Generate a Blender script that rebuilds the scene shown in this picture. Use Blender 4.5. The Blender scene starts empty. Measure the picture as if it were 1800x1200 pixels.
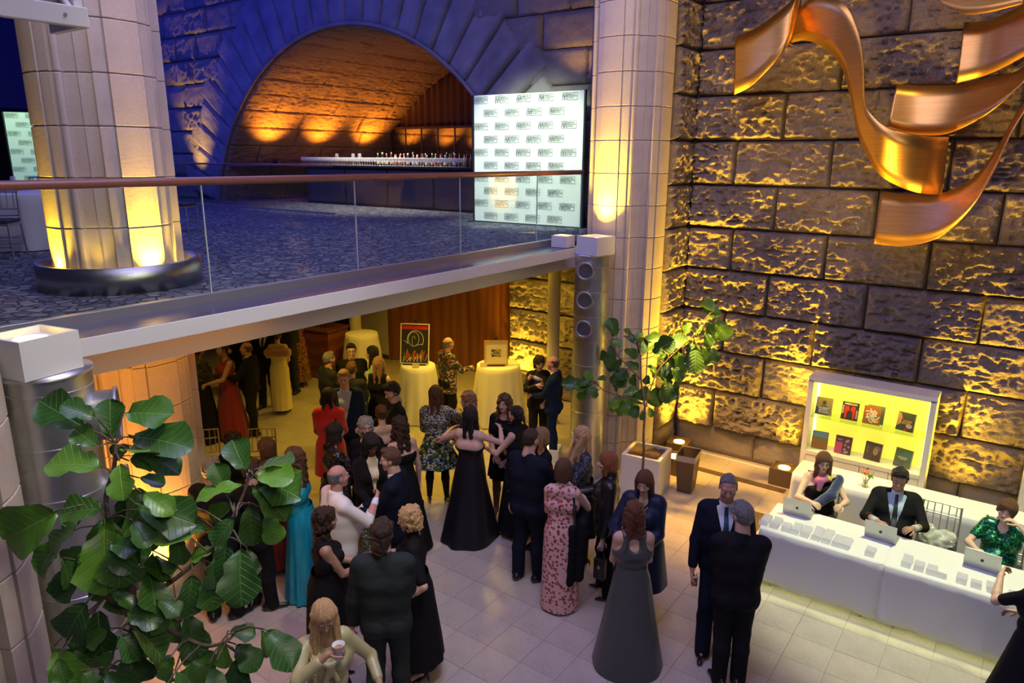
import bpy, bmesh, math, random
import numpy as np
from mathutils import Vector, Matrix
S = bpy.context.scene
COL = S.collection
rnd = random.Random(7)
R = math.radians
# ------------------------------------------------------------------ camera, world, lights, exposure
cam = bpy.data.cameras.new('camera'); cam.sensor_width = 36; cam.lens = 1248.3 / 1800 * 36; cam.clip_end = 200
co = bpy.data.objects.new('camera', cam); COL.objects.link(co); S.camera = co
yaw, pit, rol = R(36.03), R(14.5), R(.39)
fw = Vector((-math.sin(yaw) * math.cos(pit), math.cos(yaw) * math.cos(pit), -math.sin(pit)))
rt = Vector((math.cos(yaw), math.sin(yaw), 0)); up = rt.cross(fw)
r2 = rt * math.cos(rol) + up * math.sin(rol); u2 = up * math.cos(rol) - rt * math.sin(rol)
co.matrix_world = Matrix(((r2.x, u2.x, -fw.x, 0), (r2.y, u2.y, -fw.y, 0), (r2.z, u2.z, -fw.z, 4.7), (0, 0, 0, 1)))
S.view_settings.view_transform = 'Standard'; S.view_settings.look = 'None'; S.view_settings.gamma = 1
S.view_settings.use_curve_mapping = False; S.view_settings.exposure = 0.0
W = bpy.data.worlds.new('night'); S.world = W; W.use_nodes = True
W.node_tree.nodes['Background'].inputs[0].default_value = (.20, .20, .62, 1)
W.node_tree.nodes['Background'].inputs[1].default_value = .075

def lamp(kind, loc, target, power, color, size=.1, spot=60, blend=.6, name='lamp_light', sy=None):
    d = bpy.data.lights.new(name, kind); d.energy = power; d.color = color
    if kind == 'AREA':
        d.size = size
        if sy: d.shape = 'RECTANGLE'; d.size_y = sy
    else: d.shadow_soft_size = size
    if kind == 'SPOT': d.spot_size = R(spot); d.spot_blend = blend
    o = bpy.data.objects.new(name, d); COL.objects.link(o); o.location = loc
    if target is not None:
        o.rotation_euler = (Vector(target) - Vector(loc)).to_track_quat('-Z', 'Y').to_euler()
    return o
YEL = (1, .58, .03); ORG = (1, .36, .03); BLU = (.025, .05, 1)
# hall wash from the roof: violet white
lamp('AREA', (-3.0, 3.6, 9.6), (-3.0, 4.0, 0), 370, (.50, .44, 1), 5, name='hall_wash')
lamp('SPOT', (-2.6, 2.4, 9.2), (-4.0, 4.2, .8), 300, (.95, .82, .95), .4, 50, .9, name='front_wash')
# blue wash on the arch wall and the upper floor
lamp('AREA', (-16, 4.5, 9.6), (-16, 12, 6.6), 430, BLU, 6, name='blue_wash', sy=2)
lamp('AREA', (-27, 5.5, 9.6), (-25, 12, 5.5), 420, BLU, 6, name='blue_wash', sy=2)
lamp('AREA', (-10, 6.8, 9.4), (-10, 6.8, 3), 150, (.40, .40, 1), 5, name='carpet_wash')
# registration tables, picture wall
lamp('SPOT', (-.1, 8.0, 7.4), (-.10, 8.25, .75), 1900, (.95, 1, .48), .2, 40, .5, name='table_spot')
lamp('SPOT', (-7.6, 7.6, 7.4), (-7.95, 11.35, 4.7), 1350, (.83, 1, .66), .2, 46, .6, name='backdrop_spot')
# added fills for guests and fig, then copper band lights
lamp('AREA', (1.2, .6, 6.4), (-4.2, 5.4, 1.0), 70, (1, .86, .78), 2.5, name='balcony_fill')  # added fill to brighten the guests' faces, no fixture
lamp('SPOT', (-1.6, 3.0, 7.2), (-6.0, 3.0, .8), 420, (1, .95, .66), .25, 62, .8, name='plant_fill')  # added lamp, only there to brighten the fig leaves
lamp('SPOT', (-2.2, 6.6, 2.6), (-1.6, 9.6, 5.2), 480, (1, .58, .10), .2, 75, .7, name='copper_spot')
lamp('SPOT', (-.5, 8.2, 9.5), (-.9, 9.8, 5.0), 200, (1, .62, .25), .3, 80, .7, name='copper_top_spot')
# down lights in the soffit under the upper floor
for x, y, e in ((-8.2, 6.4, 60), (-8.0, 9.3, 85), (-6.6, 8.2, 75), (-10.2, 9.6, 50), (-10.6, 5.0, 20), (-12.6, 8.2, 16), (-7.2, 10.6, 40)):
    lamp('SPOT', (x, y, 3.0), (x, y, 0), e * 2.3, (1, .62, .055), .12, 130, .8, name='soffit_down_light')
lamp('SPOT', (-6.62, 2.98, .30), (-7.0, 3.30, 3.2), 800, ORG, .05, 85, .8, name='pillar_up_light')

# ------------------------------------------------------------------ helpers
def link(o, parent=None):
    COL.objects.link(o)
    if parent is not None: o.parent = parent
    return o
def tag(o, label=None, cat=None, group=None, kind=None):
    if label: o['label'] = label
    if cat: o['category'] = cat
    if group: o['group'] = group
    if kind: o['kind'] = kind
    return o
def thing(name, label, cat, loc=(0, 0, 0), rz=0., group=None):
    o = bpy.data.objects.new(name, None); o.empty_display_size = .1
    o.location = loc; o.rotation_euler = (0, 0, rz); link(o)
    return tag(o, label, cat, group)
def npmesh(name, v, f, smooth=False):
    v = np.asarray(v, np.float32); me = bpy.data.meshes.new(name)
    if isinstance(f, np.ndarray):
        k = f.shape[1]; me.vertices.add(len(v)); me.vertices.foreach_set('co', v.ravel())
        me.loops.add(f.size); me.loops.foreach_set('vertex_index', f.astype(np.int32).ravel())
        me.polygons.add(len(f)); me.polygons.foreach_set('loop_start', np.arange(0, f.size, k, dtype=np.int32))
        me.polygons.foreach_set('loop_total', np.full(len(f), k, np.int32)); me.update(calc_edges=True)
    else:
        me.from_pydata([tuple(map(float, p)) for p in v], [], f); me.update()
    if smooth: me.polygons.foreach_set('use_smooth', np.ones(len(me.polygons), bool))
    return me
class MB:
    """collects shapes; build() links them as one mesh object"""
    def __init__(s): s.v = []; s.f = []; s.sm = []
    def add(s, v, f, smooth=False):
        n = len(s.v); s.v += [tuple(p) for p in v]; s.f += [tuple(i + n for i in q) for q in f]; s.sm += [smooth] * len(f); return s
    def box(s, x0, x1, y0, y1, z0, z1, b=0.):
        if b <= 0:
            v = [(x, y, z) for x in (x0, x1) for y in (y0, y1) for z in (z0, z1)]
            return s.add(v, [(0, 1, 3, 2), (4, 6, 7, 5), (0, 4, 5, 1), (2, 3, 7, 6), (0, 2, 6, 4), (1, 5, 7, 3)])
        bm = bmesh.new(); bmesh.ops.create_cube(bm, size=1)
        for q in bm.verts: q.co = ((x0 + x1) / 2 + q.co.x * (x1 - x0), (y0 + y1) / 2 + q.co.y * (y1 - y0), (z0 + z1) / 2 + q.co.z * (z1 - z0))
        bmesh.ops.bevel(bm, geom=bm.edges[:], offset=b, segments=2, affect='EDGES', profile=.5)
        bm.verts.index_update(); s.add([q.co[:] for q in bm.verts], [[q.index for q in f.verts] for f in bm.faces]); bm.free(); return s
    def tube(s, pts, r, n=8, cap=True, smooth=True):
        pts = [Vector(p) for p in pts]; m = len(pts); rs = r if isinstance(r, (list, tuple)) else [r] * m
        t0 = (pts[1] - pts[0]).normalized(); a = t0.orthogonal().normalized(); v = []
        for i, p in enumerate(pts):
            t = (pts[min(i + 1, m - 1)] - pts[max(i - 1, 0)]).normalized()
            a = (a - t * a.dot(t)).normalized(); b = t.cross(a)
            for k in range(n):
                w = 2 * math.pi * k / n; v.append(p + (a * math.cos(w) + b * math.sin(w)) * rs[i])
        f = [(i * n + k, i * n + (k + 1) % n, (i + 1) * n + (k + 1) % n, (i + 1) * n + k) for i in range(m - 1) for k in range(n)]
        s.add(v, f, smooth)
        if cap: s.add(v[:n], [tuple(range(n))[::-1]]); s.add(v[-n:], [tuple(range(n))])
        return s
    def lathe(s, prof, n=24, c=(0, 0, 0), smooth=True, ry=1.):
        v = [(c[0] + r * math.cos(2 * math.pi * k / n), c[1] + ry * r * math.sin(2 * math.pi * k / n), c[2] + z) for r, z in prof for k in range(n)]
        f = [(i * n + k, i * n + (k + 1) % n, (i + 1) * n + (k + 1) % n, (i + 1) * n + k) for i in range(len(prof) - 1) for k in range(n)]
        return s.add(v, f, smooth)
    def mesh(s, name):
        me = bpy.data.meshes.new(name); me.from_pydata(s.v, [], s.f); me.update()
        me.polygons.foreach_set('use_smooth', s.sm); return me
    def build(s, name, m, parent=None, loc=None, rz=None):
        me = s.mesh(name); me.materials.append(m); o = bpy.data.objects.new(name, me); link(o, parent)
        if loc: o.location = loc
        if rz: o.rotation_euler = (0, 0, rz)
        return o
def put(name, me, m=None, parent=None):
    if m is not None and not me.materials: me.materials.append(m)
    return link(bpy.data.objects.new(name, me), parent)
def dup(root, loc=None, rz=None, label=None):
    r = root.copy(); COL.objects.link(r)
    if loc: r.location = loc
    if rz is not None: r.rotation_euler = (0, 0, rz)
    if label: r['label'] = label
    for ch in root.children:
        c = ch.copy(); COL.objects.link(c); c.parent = r
        for g in ch.children:
            d = g.copy(); COL.objects.link(d); d.parent = c
    return r
def _hash(i, j, k, s):
    h = (i * 374761393 + j * 668265263 + k * 2147483647 + s * 974711) & 0xFFFFFFFF
    h = ((h ^ (h >> 13)) * 1274126177) & 0xFFFFFFFF
    return ((h ^ (h >> 16)) & 0xFFFF) / 65535.
def vnoise(p, s=0):
    i = np.floor(p).astype(np.int64); f = p - i; f = f * f * (3 - 2 * f); r = 0
    for a in (0, 1):
        for b in (0, 1):
            for c in (0, 1):
                w = (f[:, 0] if a else 1 - f[:, 0]) * (f[:, 1] if b else 1 - f[:, 1]) * (f[:, 2] if c else 1 - f[:, 2])
                r = r + w * _hash(i[:, 0] + a, i[:, 1] + b, i[:, 2] + c, s)
    return r * 2 - 1
def fbm(p, o=4, s=0, ridge=False):
    r = 0; a = 1.; t = 0
    for k in range(o):
        n = vnoise(p * 2 ** k + k * 17.3, s + k); r = r + a * ((1 - 2 * abs(n)) if ridge else n); t += a; a *= .55
    return r / t

# ------------------------------------------------------------------ materials
def N(t, ty, **kw):
    n = t.nodes.new(ty)
    for k, v in kw.items():
        if k in n.inputs: n.inputs[k].default_value = v
        else: setattr(n, k, v)
    return n
def ramp(t, stops):
    n = t.nodes.new('ShaderNodeValToRGB'); e = n.color_ramp.elements
    while len(e) < len(stops): e.new(.5)
    for q, (p, c) in zip(e, stops): q.position = p; q.color = (*c, 1)
    return n
def mat(name, col, rough=.5, metal=0., var=None, vscale=6., bump=0., bscale=40., emit=0., ecol=None, spec=.5, stretch=None, trans=0., sheen=0., detail=4., speck=None, coat=0., wave=None, dist=.01, alpha=None, pos=.35, pos2=.7):
    """principled material; var = second colour mixed by noise, wave = (scale, axis) stripes for grain"""
    m = bpy.data.materials.new(name); m.use_nodes = True; t = m.node_tree; b = t.nodes['Principled BSDF']
    L = t.links.new
    b.inputs['Base Color'].default_value = (*col, 1); b.inputs['Roughness'].default_value = rough; b.inputs['Metallic'].default_value = metal
    b.inputs['Specular IOR Level'].default_value = spec; b.inputs['Transmission Weight'].default_value = trans
    b.inputs['Sheen Weight'].default_value = sheen; b.inputs['Coat Weight'].default_value = coat
    if alpha is not None: b.inputs['Alpha'].default_value = alpha
    tc = N(t, 'ShaderNodeTexCoord'); src = tc.outputs['Object']
    if stretch:
        mp = N(t, 'ShaderNodeMapping'); mp.inputs['Scale'].default_value = stretch; L(src, mp.inputs[0]); src = mp.outputs[0]
    if var:
        if wave:
            nz = N(t, 'ShaderNodeTexWave', Scale=wave[0], Distortion=wave[2] if len(wave) > 2 else 4., Detail=3.); nz.bands_direction = wave[1]; o = nz.outputs['Fac']
        else:
            nz = N(t, 'ShaderNodeTexNoise', Scale=vscale, Detail=detail); o = nz.outputs['Fac']
        L(src, nz.inputs['Vector'])
        rp = ramp(t, [(pos, col), (pos2, var)]); L(o, rp.inputs[0]); out = rp.outputs[0]
        if speck:
            n3 = N(t, 'ShaderNodeTexNoise', Scale=speck[0], Detail=2.); L(src, n3.inputs['Vector'])
            r3 = ramp(t, [(.45, (0, 0, 0)), (.6, (1, 1, 1))]); L(n3.outputs['Fac'], r3.inputs[0])
            mx = N(t, 'ShaderNodeMix', data_type='RGBA'); L(r3.outputs[0], mx.inputs[0]); L(out, mx.inputs[6]); mx.inputs[7].default_value = (*speck[1], 1); out = mx.outputs[2]
        L(out, b.inputs['Base Color'])
    if bump:
        n2 = N(t, 'ShaderNodeTexNoise', Scale=bscale, Detail=6., Roughness=.62); L(src, n2.inputs['Vector'])
        bp = N(t, 'ShaderNodeBump', Strength=bump, Distance=dist); L(n2.outputs['Fac'], bp.inputs['Height']); L(bp.outputs[0], b.inputs['Normal'])
    if emit:
        b.inputs['Emission Color'].default_value = (*(ecol or col), 1); b.inputs['Emission Strength'].default_value = emit
    return m
def cells(name, cols, scale, rough=.6, rnd_axis=None, dist=.25, emit=0., edge=None, metal=0., thr=None):
    """voronoi cells coloured at random from a ramp: sequins, florals, carpet stones"""
    m = bpy.data.materials.new(name); m.use_nodes = True; t = m.node_tree; b = t.nodes['Principled BSDF']; L = t.links.new
    tc = N(t, 'ShaderNodeTexCoord'); v = N(t, 'ShaderNodeTexVoronoi', Scale=scale); src = tc.outputs['Object']
    if rnd_axis:
        mp = N(t, 'ShaderNodeMapping'); mp.inputs['Scale'].default_value = rnd_axis; L(src, mp.inputs[0]); src = mp.outputs[0]
    L(src, v.inputs['Vector'])
    sp = N(t, 'ShaderNodeSeparateColor'); L(v.outputs['Color'], sp.inputs[0])
    n = len(cols); rp = ramp(t, [(i / n, c) for i, c in enumerate(cols)]); rp.color_ramp.interpolation = 'CONSTANT'; L(sp.outputs[0], rp.inputs[0]); out = rp.outputs[0]
    if thr:
        r2_ = ramp(t, [(thr[0], (1, 1, 1)), (thr[0] + .04, (0, 0, 0))]); L(v.outputs['Distance'], r2_.inputs[0])
        mx = N(t, 'ShaderNodeMix', data_type='RGBA'); L(r2_.outputs[0], mx.inputs[0]); mx.inputs[6].default_value = (*thr[1], 1); L(out, mx.inputs[7]); out = mx.outputs[2]
    if edge:
        v2 = N(t, 'ShaderNodeTexVoronoi', Scale=scale, feature='DISTANCE_TO_EDGE'); L(src, v2.inputs['Vector'])
        r2_ = ramp(t, [(edge[0], (1, 1, 1)), (edge[0] + .05, (0, 0, 0))]); L(v2.outputs['Distance'], r2_.inputs[0])
        mx = N(t, 'ShaderNodeMix', data_type='RGBA'); L(r2_.outputs[0], mx.inputs[0]); L(out, mx.inputs[6]); mx.inputs[7].default_value = (*edge[1], 1); out = mx.outputs[2]
    L(out, b.inputs['Base Color']); b.inputs['Roughness'].default_value = rough; b.inputs['Metallic'].default_value = metal
    return m
def glass_mat(name, tint=(.93, .97, .95), ior=1.45, rough=0.):
    m = bpy.data.materials.new(name); m.use_nodes = True; t = m.node_tree; t.nodes.remove(t.nodes['Principled BSDF'])
    tr = N(t, 'ShaderNodeBsdfTransparent'); tr.inputs[0].default_value = (*tint, 1)
    gl = N(t, 'ShaderNodeBsdfGlossy'); gl.inputs['Roughness'].default_value = rough
    lw = N(t, 'ShaderNodeLayerWeight', Blend=.5); pw = N(t, 'ShaderNodeMath', operation='POWER'); pw.inputs[1].default_value = 5; fr = N(t, 'ShaderNodeMath', operation='MULTIPLY_ADD')
    t.links.new(lw.outputs['Facing'], pw.inputs[0]); t.links.new(pw.outputs[0], fr.inputs[0]); fr.inputs[1].default_value = .9; fr.inputs[2].default_value = ((ior - 1) / (ior + 1)) ** 2; mx = N(t, 'ShaderNodeMixShader')
    t.links.new(fr.outputs[0], mx.inputs[0]); t.links.new(tr.outputs[0], mx.inputs[1]); t.links.new(gl.outputs[0], mx.inputs[2])
    t.links.new(mx.outputs[0], t.nodes['Material Output'].inputs[0]); return m
M = {}
M['granite'] = mat('granite', (.25, .205, .18), .85, var=(.40, .335, .28), vscale=2.2, bump=.9, bscale=38, speck=(130, (.17, .14, .13)), dist=.03)
M['granite_dark'] = mat('granite_dark', (.20, .175, .17), .85, var=(.32, .28, .26), vscale=1.6, bump=.6, bscale=14, dist=.03)
M['granite_arch'] = mat('granite_arch', (.30, .20, .13), .85, var=(.42, .29, .19), vscale=1.3, bump=.7, bscale=11, dist=.03, speck=(60, (.22, .14, .09)))
M['joint'] = mat('joint_mortar', (.10, .085, .075), .9)
M['limestone'] = mat('limestone', (.66, .585, .47), .55, var=(.52, .45, .36), vscale=3.2, bump=.12, bscale=35, speck=(55, (.58, .50, .41)))
M['floor'] = mat('floor_travertine', (.50, .45, .395), .30, var=(.38, .335, .29), vscale=2.3, bump=.05, bscale=30, speck=(20, (.45, .40, .35)))
M['grout'] = mat('grout', (.40, .36, .32), .8)
M['carpet'] = cells('carpet', [(.10, .11, .17), (.16, .17, .22), (.22, .22, .26), (.13, .14, .2), (.27, .27, .29)], 9, .95, edge=(.06, (.03, .03, .05)))
M['white'] = mat('white_paint', (.74, .75, .72), .5)
M['white_semi'] = mat('ledge_paint', (.10, .095, .14), .2, spec=.6)
M['plaster'] = mat('cream_plaster', (.62, .57, .45), .7)
M['dark_wall'] = mat('dark_wall', (.06, .045, .04), .7)
M['navy_panel'] = mat('navy_panel', (.05, .05, .10), .5)
M['mahogany'] = mat('mahogany', (.20, .065, .022), .35, var=(.27, .09, .03), wave=(.5, 'X', 9), stretch=(2.2, 2.2, .35), coat=.25)
M['bar_wood'] = mat('bar_wood', (.17, .045, .02), .3, var=(.24, .07, .03), wave=(1.2, 'Z', 5), coat=.3)
M['rail_wood'] = mat('rail_wood', (.26, .10, .06), .35, coat=.3)
M['steel'] = mat('brushed_steel', (.50, .47, .42), .33, 1., bump=.15, bscale=8, stretch=(1, 1, 30))
M['duct'] = mat('galvanised_steel', (.62, .63, .60), .36, .9, var=(.50, .51, .50), vscale=5, bump=.05, bscale=20)
M['grille'] = mat('grille_dark', (.03, .03, .035), .5, .5)
M['grey_metal'] = mat('grey_metal', (.42, .42, .42), .4, .7)
M['bronze_box'] = mat('bronze_box', (.14, .095, .055), .5, .3)
M['copper'] = mat('copper', (.83, .43, .09), .36, 1., var=(.90, .53, .13), vscale=3, bump=.06, bscale=8, stretch=(1, 1, 20))
M['glass'] = glass_mat('rail_glass')
M['bar_glass'] = mat('bar_glass', (.80, .82, .80), .08, alpha=.24, spec=1.)
M['drink_glass'] = glass_mat('drink_glass', (.86, .88, .86), 1.5)
M['mirror'] = mat('mirror', (.30, .32, .42), .06, 1.)
M['black'] = mat('black_metal', (.015, .015, .017), .4)
M['lens'] = mat('lens_lit', (1, .72, .2), .4, emit=14, ecol=(1, .62, .12))
M['led'] = mat('led_lit', (1, .95, .6), .4, emit=3, ecol=(1, .9, .42))
M['cloth'] = mat('white_cloth', (.70, .71, .72), .75, sheen=.05)
M['cream_cloth'] = mat('cream_cloth', (.76, .72, .62), .75, sheen=.2)
M['silver'] = mat('silver_chair', (.55, .53, .50), .3, .9)
M['gold_chair'] = mat('gold_chair', (.62, .50, .22), .3, .8)
M['cushion'] = mat('navy_cushion', (.03, .03, .06), .8)

# ------------------------------------------------------------------ rock faced blocks
def rock_block(u0, u1, v0, v1, amp, res, seed, prot=.03, back=.14, g=.007):
    """front grid displaced outwards (w) with drafted margins; returns (u, v, w) and quads"""
    u0 += g; u1 -= g; v0 += g; v1 -= g
    n = max(3, int((u1 - u0) / res)); m = max(3, int((v1 - v0) / res))
    U, V = np.meshgrid(np.linspace(u0, u1, n + 1), np.linspace(v0, v1, m + 1)); U = U.ravel(); V = V.ravel()
    e = np.minimum(np.minimum(U - u0, u1 - U), np.minimum(V - v0, v1 - V))
    fall = np.clip(e / .045, 0, 1); fall = fall * fall * (3 - 2 * fall)
    P = np.stack([U * 3.6, V * 6.0, np.full_like(U, seed * 3.71)], 1)
    k = fbm(P, 5, seed % 97, True); q = fbm(P * .35 + 5, 2, seed % 89)
    k2 = fbm(P * 2.9 + 3, 3, seed % 83, True)
    w = prot + fall * amp * (.35 + .6 * k + .85 * k2 + .6 * q) + (fbm(P * 2, 2, 3) * .004) * (e > 0)
    w = np.where(e <= 1e-6, prot * .2, w)
    verts = np.stack([U, V, w], 1); q_ = []
    idx = np.arange((n + 1) * (m + 1)).reshape(m + 1, n + 1)
    f = np.stack([idx[:-1, :-1], idx[:-1, 1:], idx[1:, 1:], idx[1:, :-1]], -1).reshape(-1, 4)
    ring = np.concatenate([idx[0, :], idx[1:, -1], idx[-1, -2::-1], idx[-2:0:-1, 0]])
    bv = verts[ring].copy(); bv[:, 2] = -back; o = len(verts); r = len(ring); a = np.arange(r); b = (a + 1) % r
    side = np.stack([ring[a], o + a, o + b, ring[b]], -1)
    return np.vstack([verts, bv]), np.vstack([f, side])
def stone(parent, uvw, f, fn, m, name='stone_block'):
    me = npmesh(name, fn(uvw), f, True); me.materials.append(m)
    o = put(name, me, None, parent)
    return o
def structure(o): o['kind'] = 'structure'; return o
def empty_struct(name):
    o = bpy.data.objects.new(name, None); link(o); o['kind'] = 'structure'; return o
M['seam'] = mat('glass_edge', (.55, .62, .55), .3)
# ------------------------------------------------------------------ lower floor: square tiles
fl = MB().box(-40, 5, -3, 14, -.3, -.012).build('floor', M['grout']); structure(fl)
tile_me = []
for k in range(4):
    b = MB(); s = .1984; b.box(-s, s, -s, s, -.03, 0); me = b.mesh('floor_tile'); me.materials.append(M['floor']); tile_me.append(me)
cells_ = []
for i in range(-36, 13):
    for j in range(2, 32):
        x = -3.96 + .4 * i; y = 4.99 + .4 * (j - 11)
        if x < -14.4 or x > 1.6 or y > 12.0: continue
        d = Vector((x, y, -4.7)); q = (d.dot(r2), d.dot(u2), d.dot(fw)); 
        if q[2] < .5: continue
        px, py = 900 + 1248.3 * q[0] / q[2], 600 - 1248.3 * q[1] / q[2]
        vis = -60 < px < 1860 and py < 1260 and not (x > -2 and y > 7.4) and not (px < 130)
        cells_.append((q[2] if vis else 99 + q[2], x, y))
cells_.sort(); tr = random.Random(3); rest = MB()
for n_, (dd, x, y) in enumerate(cells_):
    if n_ < 298 and dd < 99:
        o = bpy.data.objects.new('floor_tile', tile_me[n_ % 4]); link(o, fl); o.location = (x, y, tr.uniform(-.0015, 0))
        o.rotation_euler = (0, 0, 0)
    else:
        z = tr.uniform(-.0015, 0); s = .1984; rest.box(x - s, x + s, y - s, y + s, z - .03, z)
o = rest.build('floor_tiles', M['floor'], fl); o['kind'] = 'stuff'
# slatted strip standing in for the uplight box's shadow along the picture wall
g = thing('floor_shadow_strip', 'long slotted bronze strip laid as a cast shadow on the tiles along the stone wall', 'grille', (-3.3, 10.05, 0))
fr_ = MB().box(-.95, .95, -.07, .07, .0, .004).build('frame', M['bronze_box'], g)
for k in range(36): MB().box(-.93 + k * .052, -.93 + k * .052 + .022, -.055, .055, .004, .009).build('slat', M['bronze_box'], g) if k == 0 else None
s0 = [c for c in g.children if c.name.startswith('slat')][0]
for k in range(1, 36): c = s0.copy(); COL.objects.link(c); c.location.x = k * .052

# ------------------------------------------------------------------ right stone wall (picture wall)
ZR = [0, .45, 1.095, 1.74, 2.385, 3.03, 3.675, 4.32, 4.965, 5.61, 6.255, 6.9, 7.55, 8.2]
wr = MB().box(-4.45, 4.6, 10.86, 11.3, 0, 9.2).build('wall_right', M['joint']); structure(wr)
bs = random.Random(11)
for r_ in range(len(ZR) - 1):
    x = -4.4; j = -3.08 if r_ % 2 == 0 else -3.74; ed = [x]
    while j < 4.5: ed.append(j + bs.uniform(-.05, .05)); j += 1.37
    ed.append(4.6)
    for k in range(len(ed) - 1):
        xm = (ed[k] + ed[k + 1]) / 2
        smooth_zone = (xm > -.95 and .9 < ZR[r_] < 2.9)
        amp = .014 if r_ == 0 else (.045 if smooth_zone else bs.choice([.085, .10, .11, .07, .10]))
        if r_ == 2 and -3.1 < xm < -2: amp = .03
        vis = xm < 2.4 and r_ < 12
        v, f = rock_block(ed[k], ed[k + 1], ZR[r_], ZR[r_ + 1], amp, .02 if vis and r_ else .08, r_ * 31 + k, .02 if r_ == 0 else .035)
        stone(wr, v, f, lambda a: np.stack([a[:, 0], 10.82 - a[:, 2], a[:, 1]], 1), M['granite'] if r_ else M['granite_dark'])
tr_ = MB().box(-4.4, 4.6, 10.66, 10.70, 0, .012).build('trim_1', M['white']); structure(tr_)
# pier behind the right column
pr = MB().box(-5.9, -4.46, 10.16, 12.3, 0, 9.2).build('wall_pier', M['joint']); structure(pr)
for r_ in range(len(ZR) - 1):
    v, f = rock_block(10.06, 10.8, ZR[r_], ZR[r_ + 1], .03 if r_ < 2 else .06, .022, 700 + r_, .02)
    stone(pr, v, f, lambda a: np.stack([-4.46 + a[:, 2], a[:, 0], a[:, 1]], 1), M['granite'])

# ------------------------------------------------------------------ arch wall, voussoirs and barrel vault
XC, ZC, RA = -13.78, 2.0, 5.65
wa = empty_struct('wall_arch')
zr = [3.45 + .645 * k for k in range(10)]
def keep_back(x0, x1, z0, z1): MB().box(x0, x1, 12.05, 12.5, z0, z1).build('backing', M['joint'], wa)
for r_ in range(9):
    z0, z1 = zr[r_], zr[r_ + 1]; zm = (z0 + z1) / 2; RR = RA + 1.3
    h = math.sqrt(RR * RR - (zm - ZC) ** 2) if abs(zm - ZC) < RR else 0
    spans = [(-31, XC - h), (XC + h, -5.6)] if h else [(-31, -5.6)]
    for a, b in spans:
        keep_back(a, b, z0, z1)
        x = a; ed = [a]
        if r_ % 2: x -= .5
        while x + 1.25 < b - .5: x += 1.25 + bs.uniform(-.25, .25); ed.append(x)
        ed.append(b)
        for k in range(len(ed) - 1):
            if ed[k + 1] - ed[k] < .1: continue
            near = -22 < ed[k] < -6
            v, f = rock_block(ed[k], ed[k + 1], z0, z1, bs.choice([.05, .08, .1, .03]), .055 if near else .2, 1500 + r_ * 40 + k, .03)
            stone(wa, v, f, lambda a_: np.stack([a_[:, 0], 12.02 - a_[:, 2], a_[:, 1]], 1), M['granite'])
def arc(a, r): return XC + r * math.cos(a), ZC + r * math.sin(a)
A0, A1 = R(14), R(166); nv = 27
for k in range(nv):
    a0 = A0 + (A1 - A0) * k / nv; a1 = A0 + (A1 - A0) * (k + 1) / nv; L_ = 1.55 if k % 2 else 1.75
    v, f = rock_block(0, L_, -.5, .5, .03, .09, 2500 + k, .05, .45, .012)
    def fn(a_, a0=a0, a1=a1):
        r_ = RA + a_[:, 0]; an = (a0 + a1) / 2 + (a1 - a0) * a_[:, 1] * .985
        return np.stack([XC + r_ * np.cos(an), 12.0 - a_[:, 2], ZC + r_ * np.sin(an)], 1)
    stone(wa, v, f[:, ::-1], fn, M['granite_dark'], 'arch_stone')
rm = MB(); pts = []
for k in range(61): a = A0 + (A1 - A0) * k / 60; pts.append((XC + (RA + .02) * math.cos(a), 11.94, ZC + (RA + .02) * math.sin(a)))
rm.tube(pts, .045, 6).build('arch_arris', M['granite_dark'], wa)
wb = empty_struct('ceiling_vault'); ncs = 25
wb_shell = MB(); vv = []; ff = []
for k in range(41):
    a = A0 + (A1 - A0) * k / 40
    for r_, y in ((RA + .1, 12.4), (RA + .1, 18.2), (RA + .5, 18.2), (RA + .5, 12.4)): vv.append((XC + r_ * math.cos(a), y, ZC + r_ * math.sin(a)))
for k in range(40):
    for q in range(4): ff.append((k * 4 + q, k * 4 + (q + 1) % 4, (k + 1) * 4 + (q + 1) % 4, (k + 1) * 4 + q))
wb_shell.add(vv, ff).build('backing', M['joint'], wb)
for k in range(ncs):
    a0 = A0 + (A1 - A0) * k / ncs; a1 = A0 + (A1 - A0) * (k + 1) / ncs; y = 12.0; off = (0, .9, .4)[k % 3]; ed = [12.0]
    while y < 18: y += 2.2 + bs.uniform(-.3, .3) - (off if len(ed) == 1 else 0); ed.append(min(y, 18.2))
    left = (a0 + a1) / 2 > R(60)
    for q in range(len(ed) - 1):
        if ed[q + 1] - ed[q] < .15: continue
        v, f = rock_block(ed[q], ed[q + 1], -.5, .5, .05, .05 if left else .15, 3000 + k * 7 + q, .02, .1, .008)
        step = bs.uniform(0, .03)
        def fn(a_, a0=a0, a1=a1, step=step):
            r_ = RA + .02 - a_[:, 2] - step; an = (a0 + a1) / 2 - (a1 - a0) * a_[:, 1]
            return np.stack([XC + r_ * np.cos(an), a_[:, 0], ZC + r_ * np.sin(an)], 1)
        # v runs in arc units here: rescale so relief is isotropic
        stone(wb, v, f[:, ::-1] if False else f, fn, M['granite_arch'], 'vault_stone')
ld = MB().box(-19.0, -18.3, 12.1, 18, 4.42, 4.50).build('trim_2', M['granite_arch']); structure(ld)
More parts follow.
